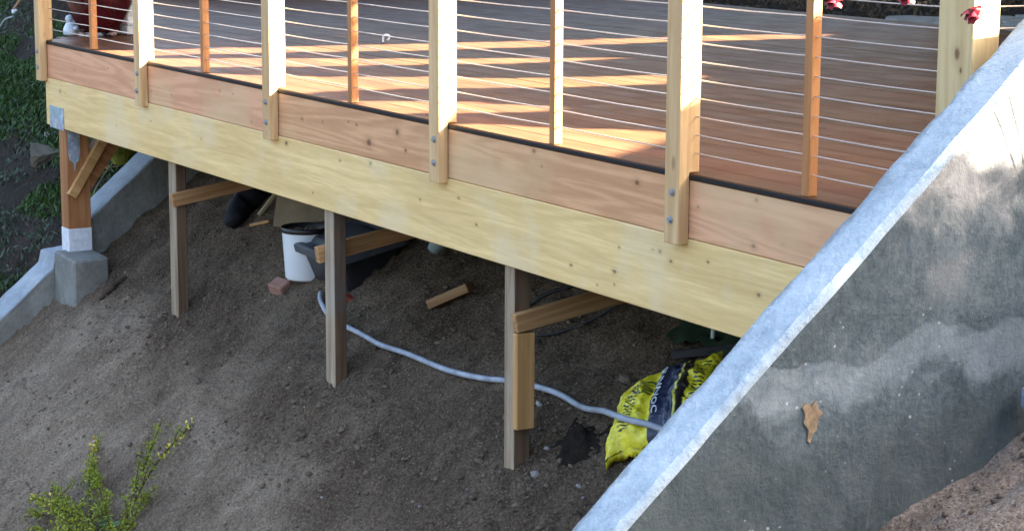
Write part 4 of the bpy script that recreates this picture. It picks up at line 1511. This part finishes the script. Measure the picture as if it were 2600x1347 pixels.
own = np.argmin(np.abs(C[:, 0][:, None] - np.array([-1.5, 4.2, 9.0, 13.0])[None]), 1)
for i, (tx, ty) in enumerate(TR):
    t = thing('added_shade_tree', (tx, ty, .0), ('unseen leafy tree added for shade behind the deck, nearest its left end', 'unseen leafy tree added for shade behind the deck, above its middle', 'unseen leafy tree added for shade behind the deck, above its right end', 'unseen leafy tree added for shade uphill of the board fence')[i], 'tree', 'unseen trees added for shade')
    sel = own == i
    tag(obj('crown', quads_mesh('crown', C[sel], U[sel], W[sel]), M['treeleaf'], t), kind='stuff')
    cx, cy = C[sel][:, 0].mean(), C[sel][:, 1].mean()
    tp = []; rr = []
    main = spline([(tx, ty, -.8), (tx + .1, ty, 1.2), (tx + .2 * (cx - tx), ty + .2 * (cy - ty), 2.2), (tx + .7 * (cx - tx), ty + .6 * (cy - ty), 3.0)], 5)
    tp.append(main); rr.append(np.linspace(.17, .07, len(main)))
    obj('trunk', multi_tube(tp, rr, 'trunk'), M['trunk'], t)

# unseen limb added high over the deck to cut skylight on the boards
t = thing('added_shade_tree', (2.0, 9.2, 0), 'unseen tree added behind the deck, its leafy limb darkening the boards', 'tree', 'unseen trees added for shade')
r = np.random.default_rng(71); n = 15000
C = np.stack([r.uniform(-3, 9, n), r.uniform(.2, 4.3, n), 4.1 + r.uniform(0, 1.3, n)], 1)
C[:, 2] += .35 * np.sin(C[:, 0] * 1.3)
U = rand_dirs(n, r) * np.array([1, 1, .5]) * r.uniform(.08, .13, n)[:, None]; W = np.cross(U, np.array([0, 0, 1.0]) + .6 * rand_dirs(n, r)); W = W / np.linalg.norm(W, axis=1)[:, None] * r.uniform(.07, .11, n)[:, None]
tag(obj('crown', quads_mesh('crown', C, U, W), M['treeleaf'], t), kind='stuff')
pp = [spline([(2, 9.2, -.8), (2.05, 9.1, 2.0), (2.4, 8.2, 4.2), (3.0, 5.2, 4.9), (3.6, 2.0, 5.0)], 6), spline([(2.7, 6.8, 4.6), (5.5, 4.5, 5.0), (8.2, 2.4, 5.0)], 6), spline([(2.6, 7.2, 4.5), (.5, 4.5, 4.9), (-2.2, 2.2, 4.8)], 6)]
obj('trunk', multi_tube(pp, [np.linspace(.2, .05, len(pp[0])), np.linspace(.10, .03, len(pp[1])), np.linspace(.10, .03, len(pp[2]))], 'trunk'), M['trunk'], t)

# unseen fence added right of the wall, top shaped for the sharp shadow edge
fn = thing('added_shadow_fence', (10.5, 4.4, 2.0), 'tall board fence climbing the slope right of the wall', 'fence')
def ftop(y):
    return float(np.interp(y, [2.0, 2.35, 3.15, 8.0], [1.95, 2.32, 2.95, 4.57]))
y = 2.45
while y < 8.0:
    y2 = y + .144
    zl = float(righthill(10.5, y)) - .3
    prof = [(y, zl), (y2, zl), (y2, ftop(y2) ), (y, ftop(y))]
    V = [(10.49, a, b) for a, b in prof] + [(10.51, a, b) for a, b in prof]
    F = [[3, 2, 1, 0], [4, 5, 6, 7]] + [[q, (q + 1) % 4, 4 + (q + 1) % 4, 4 + q] for q in range(4)]
    obj('fence_board', mesh_np('fence_board', V, F), M['fence'], fn)
    y = y2 + .0005
for y in (2.5, 4.3, 6.1, 7.9):
    zl = float(righthill(10.5, y)) - .4
    box_obj('fence_post', (10.515, y - .045, zl), (10.605, y + .045, ftop(y) - .1), M['fence'], fn)


# unseen trees added behind the patio to block sky and darken deck reflections
for i, (tx, ty) in enumerate(((-3.0, 12.4), (1.2, 12.8), (5.4, 12.5), (9.6, 12.8))):
    t = thing('sky_blocker_tree', (tx, ty, .3), ('unseen tree added to block sky, at the left end of the row behind the patio', 'unseen tree added to block sky, second from the left behind the patio', 'unseen tree added to block sky, third from the left behind the patio', 'unseen tree added to block sky, at the right end of the row behind the patio')[i], 'tree', 'unseen sky-blocking trees behind the patio')
    r = np.random.default_rng(60 + i); n = 3600
    d = rand_dirs(n, r) * r.uniform(.5, 1, n)[:, None] ** .4
    C = d * np.array([2.5, 1.1, 2.6]) + np.array([tx, ty, 2.9]); C = C[C[:, 2] > .45]; n = len(C)
    U = rand_dirs(n, r) * r.uniform(.10, .17, n)[:, None]; W = np.cross(U, rand_dirs(n, r)); W = W / np.linalg.norm(W, axis=1)[:, None] * r.uniform(.08, .13, n)[:, None]
    tag(obj('crown', quads_mesh('crown', C, U, W), M['treeleaf'], t), kind='stuff')
    obj('trunk', tube([(tx, ty, -.6), (tx + .05, ty, 1.0), (tx, ty, 3.2)], [.16, .13, .07], 9), M['trunk'], t)
